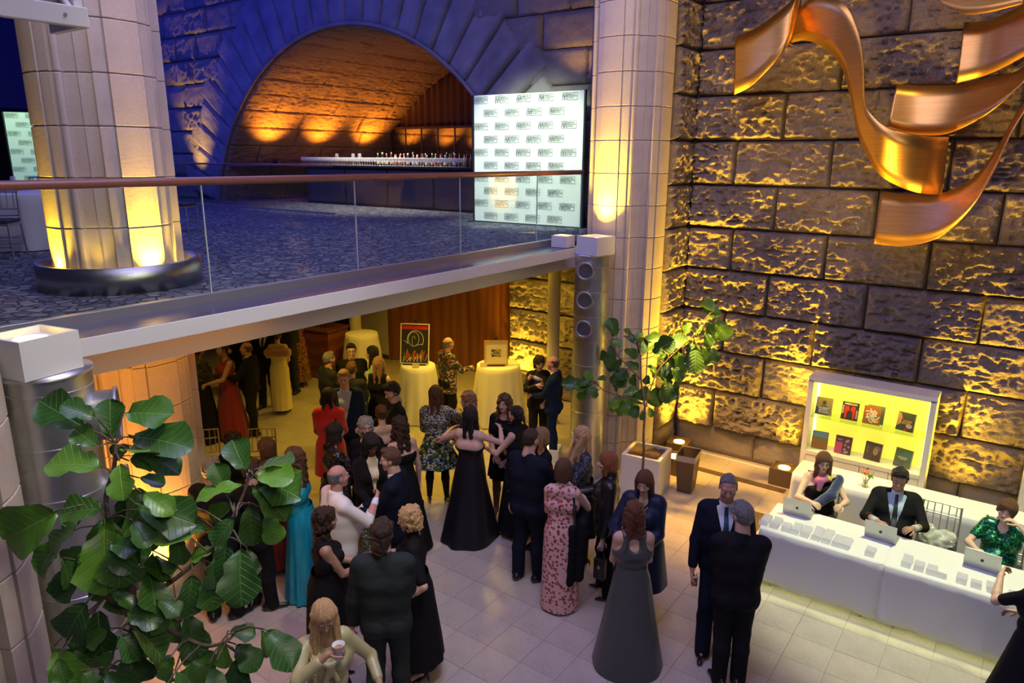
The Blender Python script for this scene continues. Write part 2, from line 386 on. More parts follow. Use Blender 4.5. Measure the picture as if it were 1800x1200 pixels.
# end of the vault: curtain above, mirrors below
ew = MB().box(-20, -7, 18.25, 18.5, 3.2, 8.2).build('wall_vault_end', M['dark_wall']); structure(ew)
cu = thing('curtain', 'brown pleated curtain filling the arched end of the vault above the mirrors', 'curtain', (0, 0, 0))
def pleats(x0, x1, zlo, zhi_fn, name, parent, m, y=18.05, n=240):
    v = []; f = []
    for i in range(n + 1):
        x = x0 + (x1 - x0) * i / n; yy = y + .045 * math.sin(i * .78) + .02 * math.sin(i * .31 + 1)
        zt = zhi_fn(x)
        for j in range(5): v.append((x, yy, zlo + max(0., zt - zlo) * j / 4))
    for i in range(n):
        for j in range(4): f.append((i * 5 + j, (i + 1) * 5 + j, (i + 1) * 5 + j + 1, i * 5 + j + 1))
    b = MB(); b.add(v, f, True); o = b.build(name, m, parent); md = o.modifiers.new('thick', 'SOLIDIFY'); md.thickness = .01; return o
M['curtain'] = mat('brown_curtain', (.17, .08, .045), .9, sheen=.3)
circ = lambda x: ZC + math.sqrt(max(0, (RA - .03) ** 2 - (x - XC) ** 2))
pleats(XC - 4.2, XC + 4.2, 5.68, circ, 'upper_drape', cu, M['curtain'])
pleats(XC - 5.3, XC - 4.45, 3.46, circ, 'side_drape', cu, M['curtain'], n=30)
mw = thing('mirror_screen', 'row of tall mirror panels in thin bronze frames behind the upper bar', 'mirror', (0, 0, 0))
for k in range(9):
    x = XC - 4.4 + k * .72
    MB().box(x + .03, x + .69, 17.88, 17.91, 3.5, 5.6, .004).build('mirror_panel', M['mirror'], mw)
    MB().box(x - .02, x + .02, 17.86, 17.93, 3.46, 5.66, .006).build('frame_post', M['bronze_box'], mw)
MB().box(XC - 4.45, XC + 2.2, 17.86, 17.94, 5.60, 5.67).build('head_rail', M['bronze_box'], mw)

# ------------------------------------------------------------------ upper floor slab, ledge, fascia
sl = MB().box(-40, -5.93, -3, 18.3, 3.30, 3.45).build('floor_upper', M['carpet']); structure(sl)
ce = MB().box(-40, -5.82, -3, 12.0, 3.05, 3.30).build('ceiling_lower', M['white']); structure(ce)
le = MB().box(-5.93, -5.40, 1.75, 9.2, 3.30, 3.42, .003).build('trim_3', M['white_semi']); structure(le)
fa = MB().box(-5.40, -5.385, 1.75, 9.2, 3.29, 3.425, .003).build('trim_4', M['white']); structure(fa)
fb = MB().box(-5.84, -5.80, 1.75, 10.1, 3.02, 3.285, .004).build('trim_5', M['white']); structure(fb)
so = MB().box(-5.80, -5.395, 1.75, 9.2, 3.285, 3.30).build('trim_6', M['white']); structure(so)
dp = MB().box(-40, -27.3, 9.6, 11.8, 6.15, 9.3).build('ceiling_upper', M['navy_panel']); structure(dp)
# glass railing
gr = thing('glass_railing', 'clear glass balustrade with brown wooden handrail along the upper floor edge', 'railing', (-5.93, 0, 3.45))
MB().box(-.035, .035, -2, 10.0, -.04, .05, .004).build('base_rail', M['grey_metal'], gr)
hp = MB(); hp.tube([(0, -2, 1.035), (0, 4, 1.035), (0, 10.03, 1.035)], .036, 14).build('handrail', M['rail_wood'], gr)
sm = [-1.73, .02, 1.77, 3.52, 5.27, 7.01, 8.75, 10.0]
for a, b in zip(sm, sm[1:]): MB().box(-.007, .007, a + .006, b - .006, .03, 1.02, .002).build('glass_pane', M['glass'], gr); MB().box(-.0075, .0075, b - .0045, b + .0045, .03, 1.02, .001).build('seam', M['seam'], gr)
# second railing in front of the vault
g2 = thing('stair_railing', 'thin dark handrail with glass below in front of the vault', 'railing', (0, 10.6, 3.45))
MB().tube([(-20.5, 0, 1.05), (-12.6, 0, 1.05)], .022, 8).build('handrail', M['rail_wood'], g2)
for k in range(4): MB().box(-20.5 + k * 1.97, -18.56 + k * 1.97, -.006, .006, .03, 1.03).build('glass_pane', M['glass'], g2)
MB().box(-20.5, -12.6, -.02, .02, 0, .04).build('base_rail', M['grey_metal'], g2)

# ------------------------------------------------------------------ compound stone columns
def col_profile():
    seg = [(9, 39, .66, 0), (39, 40.5, .632, 0), (40.5, 51, .652, 0), (51, 52.5, .625, 0), (52.5, 60, .620, .026), (60, 61.5, .575, 0), (61.5, 72, .575, 0), (72, 74.5, .575, .02),
           (74.5, 85, .575, 0), (85, 86.5, .57, 0), (86.5, 97.5, .652, 0), (97.5, 99, .63, 0)]
    p = []
    for q in range(4):
        for a0, a1, r, bump in seg:
            am = (a0 + a1) / 2; n = 6 if a1 - a0 > 6 else 2
            for k in range(n + 1):
                a = a0 + (a1 - a0) * k / n; flat = r * (1 + .35 * (1 / math.cos(R(a - am)) - 1)) if bump == 0 else r + bump * math.sqrt(max(0, 1 - ((a - am) / (a1 - a0) * 2) ** 2))
                p.append((flat * math.cos(R(a + 90 * q)), flat * math.sin(R(a + 90 * q))))
    return np.array(p)
CP = col_profile() * .88; NP_ = len(CP)
def course_mesh(h, name='stone_course'):
    v = []; zs = [(0, .988), (.008, 1), (h - .014, 1), (h - .006, .988)]
    for z, s in zs: v += [(x * s, y * s, z) for x, y in CP]
    f = [(i * NP_ + k, i * NP_ + (k + 1) % NP_, (i + 1) * NP_ + (k + 1) % NP_, (i + 1) * NP_ + k) for i in range(3) for k in range(NP_)]
    f += [tuple(range(NP_))[::-1], tuple(range(3 * NP_, 4 * NP_))]
    me = bpy.data.meshes.new(name); me.from_pydata(v, [], f); me.materials.append(M['limestone']); return me
CM = course_mesh(.45)
def column(x, y, rz, z0, z1, label):
    c = thing('stone_column', label, 'column', (x, y, 0), R(rz))
    MB().lathe([(.0, z0), (.488, z0), (.488, z1), (0, z1)], 40).build('core', M['joint'], c)
    z = z0
    while z < z1 - .1: o = link(bpy.data.objects.new('stone_course', CM), c); o.location.z = z; z += .45
    return c
column(-7.33, 3.42, -24.6, 0, 9.4, 'clustered limestone column rising through the upper floor out of the steel ring')
column(-4.96, 9.7, -116, 0, 9.4, 'clustered limestone column against the rough stone corner, behind the planted white tub')
column(-5.12, .95, -60, 0, 3.5, 'limestone column at the left edge, beside the wide metal duct')
# steel ring with lamps round the left column
rg = thing('column_ring', 'brushed steel ring trough with lamps round the foot of the left column', 'light fixture', (-7.33, 3.42, 3.45))
MB().lathe([(.70, .005), (.735, .005), (.735, .25), (.68, .25), (.68, .02), (.70, .005)], 72).build('ring_wall', M['steel'], rg)
for a in (8, 62, 118, 178, 238, 298, 338):
    x, y = .62 * math.cos(R(a - 24.6)), .62 * math.sin(R(a - 24.6))
    MB().lathe([(0, 0), (.04, 0), (.042, .06), (.035, .075), (0, .075)], 14, (x, y, .01)).build('lamp', M['lens'], rg)
def ring_lamp(a, e):
    x, y = -7.33 + .64 * math.cos(R(a - 24.6)), 3.42 + .64 * math.sin(R(a - 24.6))
    lamp('SPOT', (x, y, 3.56), (-7.33 + .545 * math.cos(R(a - 24.6)), 3.42 + .545 * math.sin(R(a - 24.6)), 6.6), e, YEL, .03, 80, .8, name='ring_light')
ring_lamp(25, 800); ring_lamp(-62, 420); ring_lamp(62, 40); ring_lamp(118, 60); ring_lamp(208, 50); ring_lamp(-20, 14)
lamp('SPOT', (-4.6, 1.4, 8.6), (-7.2, 3.3, 6.0), 180, (1, .80, .66), .3, 50, .9, name='column_spot')
lamp('SPOT', (-3.2, 6.2, 8.8), (-4.9, 9.4, 5.6), 230, (1, .74, .66), .3, 45, .9, name='column_spot')

# ------------------------------------------------------------------ round metal ducts with grilles and lamp boxes
def duct(x, y, top, angs, zs, label, r=.27, lr=.118):
    d = thing('air_duct', label, 'duct', (x, y, 0))
    prof = [(0, 0), (r, 0)]; z = .0
    while z < top - .2:
        prof += [(r, z + .335), (r + .005, z + .338), (r + .005, z + .35), (r, z + .353)]; z += .36
    prof += [(r, top), (0, top)]
    ob_ = MB().lathe(prof, 48).build('duct_body', M['duct'], d); ob_.data.set_sharp_from_angle(angle=R(25))
    MB().lathe([(r + .012, top - .01), (r + .012, top + .015), (0, top + .015)], 40).build('top_cap', M['duct'], d)
    for a, zz in zip(angs, zs):
        ca, sa = math.cos(R(a)), math.sin(R(a))
        mt = Matrix(((-sa, 0, ca, 0), (ca, 0, sa, 0), (0, 1, 0, zz), (0, 0, 0, 1)))
        def P(b, name, m): 
            o = b.build(name, m, d); o.data.transform(mt); return o
        c_ = P(MB().lathe([(lr, .1), (lr, .36), (lr + .018, .365), (lr + .018, .385), (lr - .012, .385), (lr - .012, .34)], 32), 'collar', M['grey_metal'])
        g_ = P(MB().lathe([(0, .345), (lr - .005, .345), (lr - .005, .34), (0, .34)], 32), 'grille_back', M['grille']); g_.parent = c_
        gb = MB()
        for k in range(-5, 6):
            w = lr * math.sqrt(1 - (k / 6.2) ** 2) - .008; q = k * lr / 6.2
            gb.box(-w, w, q - .0028, q + .0028, .355, .362); gb.box(q - .0028, q + .0028, -w, w, .352, .357)
        o = P(gb, 'grille_bars', M['grey_metal']); o['kind'] = 'stuff'; o.parent = c_
    return d
def lamp_box(x, y, z, rz, label, sx=.19, sy=.19, h=.25):
    b = thing('lamp_box', label, 'uplight', (x, y, z), R(rz)); t = .018
    q = MB(); q.box(-sx, sx, -sy, sy, 0, .02); q.box(-sx, -sx + t, -sy, sy, .02, h); q.box(sx - t, sx, -sy, sy, .02, h); q.box(-sx + t, sx - t, -sy, -sy + t, .02, h); q.box(-sx + t, sx - t, sy - t, sy, .02, h)
    q.box(-sx + t, sx - t, -sy + t, sy - t, h - .05, h - .045); q.build('housing', M['white'], b)
    MB().lathe([(0, 0), (.095, 0), (.095, .012), (0, .012)], 24, (0, 0, h - .044)).build('lens', M['lens'], b)
    return b
duct(-5.0, 8.82, 3.38, (-76, -76, -76), (3.19, 2.78, 2.37), 'round galvanised duct with three grilles beside the right column', .254, .111)
duct(-5.08, 1.80, 3.33, (62, 62, 62), (2.98, 2.4, 1.8), 'wide galvanised duct behind the big fiddle leaf fig', .26, .17)
lamp_box(-5.06, 1.74, 3.35, 12, 'white lamp box with glowing lens on top of the left duct')
lamp_box(-4.93, 8.76, 3.40, -12, 'white lamp box on top of the right duct')
lamp_box(-5.62, 9.0, 3.425, 0, 'small white lamp box on the ledge beside the railing end', .13, .12, .17)
lamp('SPOT', (-5.0, 8.90, 3.70), (-4.99, 9.06, 6.8), 950, YEL, .06, 105, 1., name='box_light')
lamp('SPOT', (-5.06, 1.74, 3.64), (-5.1, 1.5, 6), 60, YEL, .04, 70, .8, name='box_light')

# brown floor uplights
def uplight(x, y, rz, label, e, tgt, spot=110, s=.17, h=.26, m='bronze_box', hi=0):
    u = thing('uplight', label, 'uplight', (x, y, 0), R(rz))
    b = MB(); t = .02
    b.box(-s, s, -s, s, .004, .02); b.box(-s, -s + t, -s, s, .02, h); b.box(s - t, s, -s, s, .02, h); b.box(-s + t, s - t, -s, -s + t, .02, h); b.box(-s + t, s - t, s - t, s, .02, h); b.box(-s + t, s - t, -s + t, s - t, h - .03, h - .02)
    b.build('housing', M[m], u)
    MB().lathe([(0, 0), (.085, 0), (.085, .012), (0, .012)], 24, (0, 0, h - .02)).build('lens', M['lens'], u)
    lamp('SPOT', (x, y, h + .03), tgt, e * .55, YEL, .05, spot, .9, name='up_light')
    if hi: lamp('SPOT', (x, y, h + .03), (tgt[0], tgt[1] - .02, 8.), hi, (1, .56, .025), .05, 46, .9, name='up_light')
uplight(-4.14, 10.34, 8, 'brown uplight box in the stone corner beside the rubbish bin', 600, (-4.05, 10.78, 3.4), hi=2700)
uplight(-2.47, 10.34, 0, 'brown uplight box on the floor beside the left book case', 330, (-2.5, 10.75, 3.6), hi=2100)
uplight(-.30, 10.34, 0, 'brown uplight box between the two book cases', 290, (-.3, 10.76, 3.6), hi=1600)
uplight(2.0, 10.34, 0, 'brown uplight box right of the second book case', 230, (2.0, 10.76, 3.6), hi=1400)
uplight(-3.96, 9.74, 0, 'brown uplight box at the column foot behind the white tub', 420, (-4.42, 9.9, 4.4), 70, hi=1600)
uplight(-8.05, 11.12, 0, 'brown uplight box at the foot of the stone wall under the upper floor', 520, (-8.0, 11.5, 1.7), 120, hi=260)
uplight(-5.75, 9.0, 20, 'pale uplight box on the floor at the foot of the duct', 45, (-5.6, 9.25, 3), 70, .15, .2, 'white')
uplight(-6.62, 2.98, 30, 'brown uplight box at the foot of the orange lit column', 1, (-7.0, 3.3, 3))
# vault uplights
for k, (x, y) in enumerate(((-18.05, 13.1), (-18.05, 14.9), (-18.05, 16.8))):
    b = thing('vault_uplight', 'small dark uplight on the vault ledge, ' + ('nearest the arch', 'between the other two', 'nearest the curtain')[k], 'uplight', (x, y, 4.50))
    MB().lathe([(0, 0), (.07, 0), (.08, .12), (.06, .12), (.06, .1), (0, .1)], 16).build('housing', M['black'], b)
    MB().lathe([(0, .105), (.055, .105), (.055, .11), (0, .11)], 16).build('lens', M['lens'], b)
    lamp('SPOT', (x + .10, y, 4.66), (x + .12, y, 7.2), 400, (1, .33, .02), .12, 100, 1., name='vault_light')
lamp('SPOT', (-14.5, 14.8, 3.7), (-16.2, 15.0, 7.0), 150, (1, .33, .05), .3, 120, .8, name='vault_fill_light')  # added fill that lifts the whole vault, not one of the uplights
# blue wall grazers with yellow spill
lamp('SPOT', (-19.9, 11.25, 3.6), (-19.9, 12.0, 6.6), 520, YEL, .05, 60, .9, name='wall_up_light')
lamp('SPOT', (-7.2, 11.5, 5.95), (-7.2, 12.0, 8.0), 40, (1, .55, .15), .05, 100, .8, name='wall_up_light')

# ------------------------------------------------------------------ space under the upper floor
lw = MB().box(-38, -12.4, 12.0, 12.3, 0, 3.05).build('wall_back', M['dark_wall']); structure(lw)
wl = MB().box(-38.3, -38, -3, 18, 0, 9.2).build('wall_left', M['dark_wall']); structure(wl)
wp = MB().box(-13.3, -12.02, 11.52, 11.7, 0, 3.05).build('wall_cream', M['plaster']); structure(wp)
bb = MB().box(-13.3, -12.03, 11.49, 11.52, 0, .1).build('baseboard_back', M['dark_wall']); structure(bb)
ww = empty_struct('wall_wood'); pts = [(-12.0, 11.50), (-11.0, 11.86), (-9.95, 12.0), (-8.95, 11.85), (-8.42, 11.66)]
for (xa, ya), (xb, yb) in zip(pts, pts[1:]):
    L_ = math.hypot(xb - xa, yb - ya); b = MB().box(.004, L_ - .004, 0, .06, .0, 3.05, .004); o = b.build('wood_panel', M['mahogany'], ww); o.location = (xa, ya, 0); o.rotation_euler = (0, 0, math.atan2(yb - ya, xb - xa))
ls = MB().box(-8.42, -5.9, 11.56, 12.2, 0, 3.05).build('wall_lower_stone', M['joint']); structure(ls)
for r_ in range(5):
    ed = [-8.42, -7.3, -5.9] if r_ % 2 else [-8.42, -6.75, -5.9]
    for k in range(2):
        v, f = rock_block(ed[k], ed[k + 1], ZR[r_] if r_ < 5 else 0, min(3.05, ZR[r_ + 1]), .07 if r_ else .02, .025, 5000 + r_ * 3 + k, .03)
        stone(ls, v, f, lambda a: np.stack([a[:, 0], 11.52 - a[:, 2], a[:, 1]], 1), M['granite'])
def round_post(x, y, label, r=.11):
    p = thing('round_post', label, 'column', (x, y, 0))
    MB().lathe([(r + .03, 0), (r + .03, .02), (r, .03), (r, 3.03), (r + .03, 3.04), (r + .03, 3.05)], 24).build('shaft', M['plaster'], p)
round_post(-12.05, 10.55, 'slim cream round post in front of the lower bar table', .13)
round_post(-6.62, 10.35, 'slim cream round post beside the lit stone under the floor')
# beam of a light rig, top left
lb = thing('light_trough', 'white steel light trough hanging in the top left corner', 'light fixture', (-3.58, 1.66, 5.25), R(90))
MB().box(-2.4, .0, -.02, .02, 0, .085, .005).build('front_channel', M['white'], lb)
MB().box(-.04, .0, .02, .30, .0, .30, .005).build('end_plate', M['white'], lb)
MB().box(-2.4, -.04, .16, .19, .06, .60, .005).build('back_panel', M['grey_metal'], lb)
MB().tube([(-.06, .02, .08), (-.06, .18, .22)], .014, 8).build('strut', M['white'], lb)
for k in range(4): MB().tube([(-.10 - .28 * k, -.027, .042), (-.10 - .28 * k, -.018, .042)], .008, 8).build('bolt', M['grey_metal'], lb)
# ------------------------------------------------------------------ people: distance-field bodies meshed with surface nets
E12 = [(0, 1), (2, 3), (4, 5), (6, 7), (0, 2), (1, 3), (4, 6), (5, 7), (0, 4), (1, 5), (2, 6), (3, 7)]
CO8 = np.array([(a, b, c) for a in (0, 1) for b in (0, 1) for c in (0, 1)])
def surfnet(g, org, h):
    ins = g < 0; n = np.array(g.shape) - 1; cnt = np.zeros(n, np.int8)
    for a, b, c in CO8: cnt += ins[a:n[0] + a, b:n[1] + b, c:n[2] + c]
    I, J, K = np.nonzero((cnt > 0) & (cnt < 8)); m = len(I)
    val = np.stack([g[I + a, J + b, K + c] for a, b, c in CO8], 1); acc = np.zeros((m, 3)); w = np.zeros(m)
    for p, q in E12:
        va, vb = val[:, p], val[:, q]; x = (va < 0) != (vb < 0); t = np.where(x, va / np.where(x, va - vb, 1), 0)
        acc += np.where(x[:, None], CO8[p] + t[:, None] * (CO8[q] - CO8[p]), 0); w += x
    v = (np.stack([I, J, K], 1) + acc / w[:, None]) * h + org
    vid = np.full(n, -1, np.int32); vid[I, J, K] = np.arange(m); F = []
    for ax in range(3):
        s0 = [slice(1, -1)] * 3; s1 = [slice(1, -1)] * 3; s0[ax] = slice(0, -1); s1[ax] = slice(1, None)
        a = ins[tuple(s0)]; b = ins[tuple(s1)]; i = np.stack(np.nonzero(a != b), 1); o = np.array([1, 1, 1]); o[ax] = 0; i = i + o
        u, w_ = [(1, 2), (2, 0), (0, 1)][ax]; du = np.eye(3, dtype=int)[u]; dw = np.eye(3, dtype=int)[w_]
        q = np.stack([vid[tuple((i - du - dw).T)], vid[tuple((i - dw).T)], vid[tuple(i.T)], vid[tuple((i - du).T)]], 1)
        fl_ = ~ins[tuple(i.T)] if False else a[a != b]
        q = np.where(fl_[:, None], q, q[:, ::-1]); F.append(q)
    f = np.concatenate(F); f = f[(f >= 0).all(1)]
    return v, f
def CAP(a, b, ra, rb=None, k=.03): return ('c', np.array(a, float), np.array(b, float), ra, ra if rb is None else rb, k)
def ELL(c, r, k=.02): return ('e', np.array(c, float), np.array(r, float), 0, 0, k)
def sdf(prim, X, Y, Z):
    t, a, b, ra, rb, k = prim
    if t == 'c':
        d = b - a; L = max(1e-9, d @ d); s = np.clip(((X - a[0]) * d[0] + (Y - a[1]) * d[1] + (Z - a[2]) * d[2]) / L, 0, 1)
        return np.sqrt((X - a[0] - s * d[0]) ** 2 + (Y - a[1] - s * d[1]) ** 2 + (Z - a[2] - s * d[2]) ** 2) - (ra + (rb - ra) * s)
    x, y, z = (X - a[0]) / b[0], (Y - a[1]) / b[1], (Z - a[2]) / b[2]; k0 = np.sqrt(x * x + y * y + z * z) + 1e-6
    k1 = np.sqrt((x / b[0]) ** 2 + (y / b[1]) ** 2 + (z / b[2]) ** 2) + 1e-6
    return k0 * (k0 - 1) / k1
def bounds(p):
    t, a, b, ra, rb, k = p
    if t == 'c': r = max(ra, rb); return np.minimum(a, b) - r, np.maximum(a, b) + r
    return a - b, a + b
def blob(prims, cell, ops=(), noise=0., nscale=14., seed=0, sub=()):
    B = [bounds(p) for p in prims]; lo = np.min([b[0] for b in B], 0) - 3 * cell - noise; hi = np.max([b[1] for b in B], 0) + 3 * cell + noise
    n = np.ceil((hi - lo) / cell).astype(int) + 1
    ax = [lo[i] + cell * np.arange(n[i]) for i in range(3)]; g = np.full(n, .2)
    def region(p, pad):
        b0, b1 = bounds(p); s = [slice(max(0, int((b0[i] - pad - lo[i]) / cell)), max(1, min(n[i], int((b1[i] + pad - lo[i]) / cell) + 2))) for i in range(3)]
        return tuple(s), ax[0][s[0]][:, None, None], ax[1][s[1]][None, :, None], ax[2][s[2]][None, None, :]
    for p in prims:
        k = p[5]; s, X, Y, Z = region(p, k + 2.5 * cell); d = sdf(p, X, Y, Z); o = g[s]
        hh = np.maximum(k - abs(o - d), 0) / max(k, 1e-6); g[s] = np.minimum(o, d) - hh * hh * k * .25
    for p in sub:
        k = p[5]; s, X, Y, Z = region(p, k + 2 * cell); d = -sdf(p, X, Y, Z); o = g[s]
        hh = np.maximum(k - abs(o - d), 0) / max(k, 1e-6); g[s] = np.maximum(o, d) + hh * hh * k * .25
    X, Y, Z = ax[0][:, None, None], ax[1][None, :, None], ax[2][None, None, :]
    if noise:
        s = nscale; w = np.sin(X * s * .7 + 2.1 * seed) * .8 + np.sin(Z * s * .9 + seed); u = np.sin(Y * s * .8 + seed * 1.3 + Z * s * .4)
        g = g + noise * .5 * (np.sin(s * Z * 1.3 + 1.7 * w + seed) * np.sin(s * Y + u * 1.4) + .7 * np.sin(s * X * 1.4 + 2 * u + seed * 3))
    for f in ops: g = f(X, Y, Z, g)
    g[0], g[-1], g[:, 0], g[:, -1], g[:, :, 0], g[:, :, -1] = .1, .1, .1, .1, .1, .1
    return surfnet(g, lo, cell)
below = lambda z: (lambda X, Y, Z, g: np.maximum(g, Z - z))
above = lambda z: (lambda X, Y, Z, g: np.maximum(g, z - Z))
# head template: origin at eye height centre, +y face
def head_mesh(male):
    w = 1. if male else .95
    P = [ELL((0, -.014, .03), (.074 * w, .094, .088)), ELL((0, .028, -.038), (.058 * w, .062, .078), .03), CAP((-.012, .066, -.097), (.012, .066, -.097), .02 if male else .016, None, .03),
         ELL((-.040, .05, -.028), (.027, .03, .03), .02), ELL((.040, .05, -.028), (.027, .03, .03), .02), CAP((-.04, .074, .026), (.04, .074, .026), .011 if male else .008, None, .02),
         CAP((0, .084, .008), (0, .106, -.030), .008, .0135 if male else .0115, .012), ELL((-.013, .094, -.034), (.008, .009, .008), .008), ELL((.013, .094, -.034), (.008, .009, .008), .008),
         CAP((-.018, .083, -.060), (.018, .083, -.060), .0075, None, .006), CAP((-.014, .081, -.070), (.014, .081, -.070), .009, None, .006),
         ELL((-.077 * w, -.006, -.006), (.010, .022, .033), .008), ELL((.077 * w, -.006, -.006), (.010, .022, .033), .008), CAP((0, -.022, -.06), (0, -.038, -.17), .050 if male else .043, None, .03)]
    sub = [ELL((-.032, .098, .005), (.017, .016, .013), .016), ELL((.032, .098, .005), (.017, .016, .013), .016), CAP((-.022, .094, -.0645), (.022, .094, -.0645), .0025, None, .003)]
    v, f = blob(P, .0052, sub=sub)
    c = v[f].mean(1); lip = (abs(c[:, 2] + .065) < .0115) & (c[:, 1] > .083) & (abs(c[:, 0]) < .023 - abs(c[:, 2] + .065) * .8)
    return v, f, lip.astype(np.int32)
HEAD = {True: head_mesh(True), False: head_mesh(False)}
def face_cut(r=1., low=-.2, zt=.075):
    return [ELL((0, .125, -.03), (.064 * r, .085, .105), .012), CAP((0, .10, -.1), (0, .10, -.3), .055, .06, .02)]
CR = lambda o, k=.02: ELL((0, -.014, .032), (.074 + o, .094 + o, .088 + o), k)
def hair_mesh(style):
    if style == 'short': v, f = blob([CR(.012), ELL((0, .035, .105), (.055, .05, .026), .02), ELL((0, -.05, -.02), (.066, .058, .055), .02)], .007, [lambda X, Y, Z, g: np.maximum(g, (Y - .015) - .9 * np.maximum(Z - .045, 0) * 3), above(-.075), lambda X, Y, Z, g: np.maximum(g, (Y - .105) + 0 * Z)], .006, 70)
    elif style == 'short_messy': v, f = blob([CR(.018), ELL((0, .04, .112), (.062, .055, .032), .02), ELL((0, -.05, -.02), (.07, .062, .06), .02)], .007, [lambda X, Y, Z, g: np.maximum(g, (Y - .015) - .9 * np.maximum(Z - .045, 0) * 3), above(-.08)], .014, 60)
    elif style == 'collar_men': v, f = blob([CR(.018), ELL((0, -.06, -.05), (.082, .062, .09), .02), ELL((0, -.075, -.12), (.07, .04, .05), .02)], .007, [lambda X, Y, Z, g: np.maximum(g, (Y - .02) - 2.7 * np.maximum(Z - .05, 0)), above(-.165)], .014, 55)
    elif style == 'balding': v, f = blob([CR(.007), ELL((0, -.05, -.02), (.066, .058, .055), .02)], .007, [lambda X, Y, Z, g: np.maximum(g, Y - .01), below(.055), above(-.08)], .004, 70)
    elif style == 'thin': v, f = blob([CR(.008), ELL((0, -.05, -.02), (.066, .058, .055), .02)], .007, [lambda X, Y, Z, g: np.maximum(g, (Y - .01) - 1.1 * np.maximum(Z - .05, 0)), above(-.08)], .005, 70)
    elif style in ('long', 'long_mid'):
        L = -.34 if style == 'long' else -.27
        v, f = blob([CR(.018), CAP((-.07, .0, .03), (-.088, .035, L * .9), .034, .030), CAP((.07, .0, .03), (.088, .035, L * .9), .034, .030), CAP((-.035, -.075, .0), (-.045, -.095, L), .045, .032), CAP((.035, -.075, .0), (.045, -.095, L), .045, .032)] + ([CAP((s_ * .078, .03, -.05), (s_ * .095, .155, -.36), .032, .034) for s_ in (-1, 1)] if style == 'long' else []), .008, [lambda X, Y, Z, g: g + .005 * np.sin(34 * np.arctan2(X, Y + .16) + 5 * np.sin(Z * 9))], sub=face_cut())
    elif style == 'wavy_mid':
        v, f = blob([CR(.022), CAP((-.075, -.01, .0), (-.09, .0, -.17), .036, .032), CAP((.075, -.01, .0), (.09, .0, -.17), .036, .032), CAP((-.04, -.08, .0), (-.05, -.09, -.20), .052, .042), CAP((.04, -.08, .0), (.05, -.09, -.20), .052, .042)], .008, [lambda X, Y, Z, g: g + .009 * np.sin(16 * np.arctan2(X, Y + .16) + 3.2 * np.sin(Z * 34 + X * 12)) + .004 * np.sin(Z * 75 + X * 40)], sub=face_cut())
    elif style == 'wavy':
        v, f = blob([CR(.022), CAP((-.075, -.01, .0), (-.10, .03, -.27), .036, .034), CAP((.075, -.01, .0), (.10, .03, -.27), .036, .034), CAP((-.04, -.08, .0), (-.055, -.10, -.30), .052, .042), CAP((.04, -.08, .0), (.055, -.10, -.30), .052, .042)], .008, [lambda X, Y, Z, g: g + .009 * np.sin(16 * np.arctan2(X, Y + .16) + 3.2 * np.sin(Z * 34 + X * 12)) + .004 * np.sin(Z * 75 + X * 40)], sub=face_cut())
    elif style == 'bob':
        v, f = blob([CR(.020), CAP((-.072, -.005, .0), (-.083, .012, -.125), .034, .026), CAP((.072, -.005, .0), (.083, .012, -.125), .034, .026), ELL((0, -.055, -.05), (.095, .07, .10), .03)], .0075, [lambda X, Y, Z, g: g + .004 * np.sin(30 * np.arctan2(X, Y + .06) + 2 * np.sin(Z * 12)), above(-.15)], sub=face_cut())
    elif style == 'fringe_bob':
        v, f = blob([CR(.028), CAP((-.075, .0, .0), (-.083, .02, -.11), .038, .03), CAP((.075, .0, .0), (.083, .02, -.11), .038, .03), ELL((0, -.055, -.04), (.10, .075, .10), .03), ELL((0, .07, .075), (.06, .035, .035), .02)], .0075, [lambda X, Y, Z, g: g + .005 * np.sin(26 * np.arctan2(X, Y) + 2 * np.sin(Z * 22)), above(-.14)], sub=[ELL((0, .125, -.05), (.058, .085, .095), .012), CAP((0, .10, -.1), (0, .10, -.3), .055, .06, .02)])
    elif style in ('curly', 'curly_long', 'curly_short'):
        q = random.Random(5); P = [CR(.016), ELL((0, -.055, -.04), (.085, .06, .09), .02)]; n_, low, rad = {'curly': (230, -.20, .115), 'curly_long': (300, -.31, .112), 'curly_short': (190, -.10, .094)}[style]
        for _ in range(n_):
            a = q.uniform(0, 2 * math.pi); z = q.uniform(low, .10); rr = rad * math.sqrt(max(.05, 1 - (z / .14) ** 2)) if z > 0 else rad * (1 + .12 * math.sin(z * 9))
            y = -.02 + rr * math.cos(a)
            if y > .03 and z < .06: continue
            P.append(ELL((rr * .95 * math.sin(a), y, z), (q.uniform(.013, .021),) * 3, .010))
        v, f = blob(P, .008, noise=.014, nscale=85, sub=face_cut())
    elif style in ('bun', 'updo'):
        P = [CR(.012), ELL((0, -.05, -.02), (.07, .06, .06), .02)]
        P += [ELL((0, -.115, -.03), (.04, .035, .04), .01), CAP((0, -.13, -.05), (.01, -.14, -.10), .022, .012, .01)] if style == 'bun' else [ELL((0, -.105, .045), (.05, .04, .045), .015)]
        v, f = blob(P, .007, [lambda X, Y, Z, g: np.maximum(g, ((Y - .03) - 1.6 * np.maximum(Z - .04, 0)) if True else 0), lambda X, Y, Z, g: g + .003 * np.sin(Z * 110 + Y * 60)])
    elif style == 'locs':
        q = random.Random(9); P = [CR(.02)]
        for i in range(46):
            a = 2 * math.pi * i / 46
            if math.cos(a) > .62: continue
            P.append(CAP((.07 * math.sin(a), -.014 + .08 * math.cos(a), .07), (.098 * math.sin(a), -.02 + .105 * math.cos(a), q.uniform(-.13, -.06)), .014, .009, .004))
        v, f = blob(P, .007, sub=face_cut())
    elif style == 'pixie':
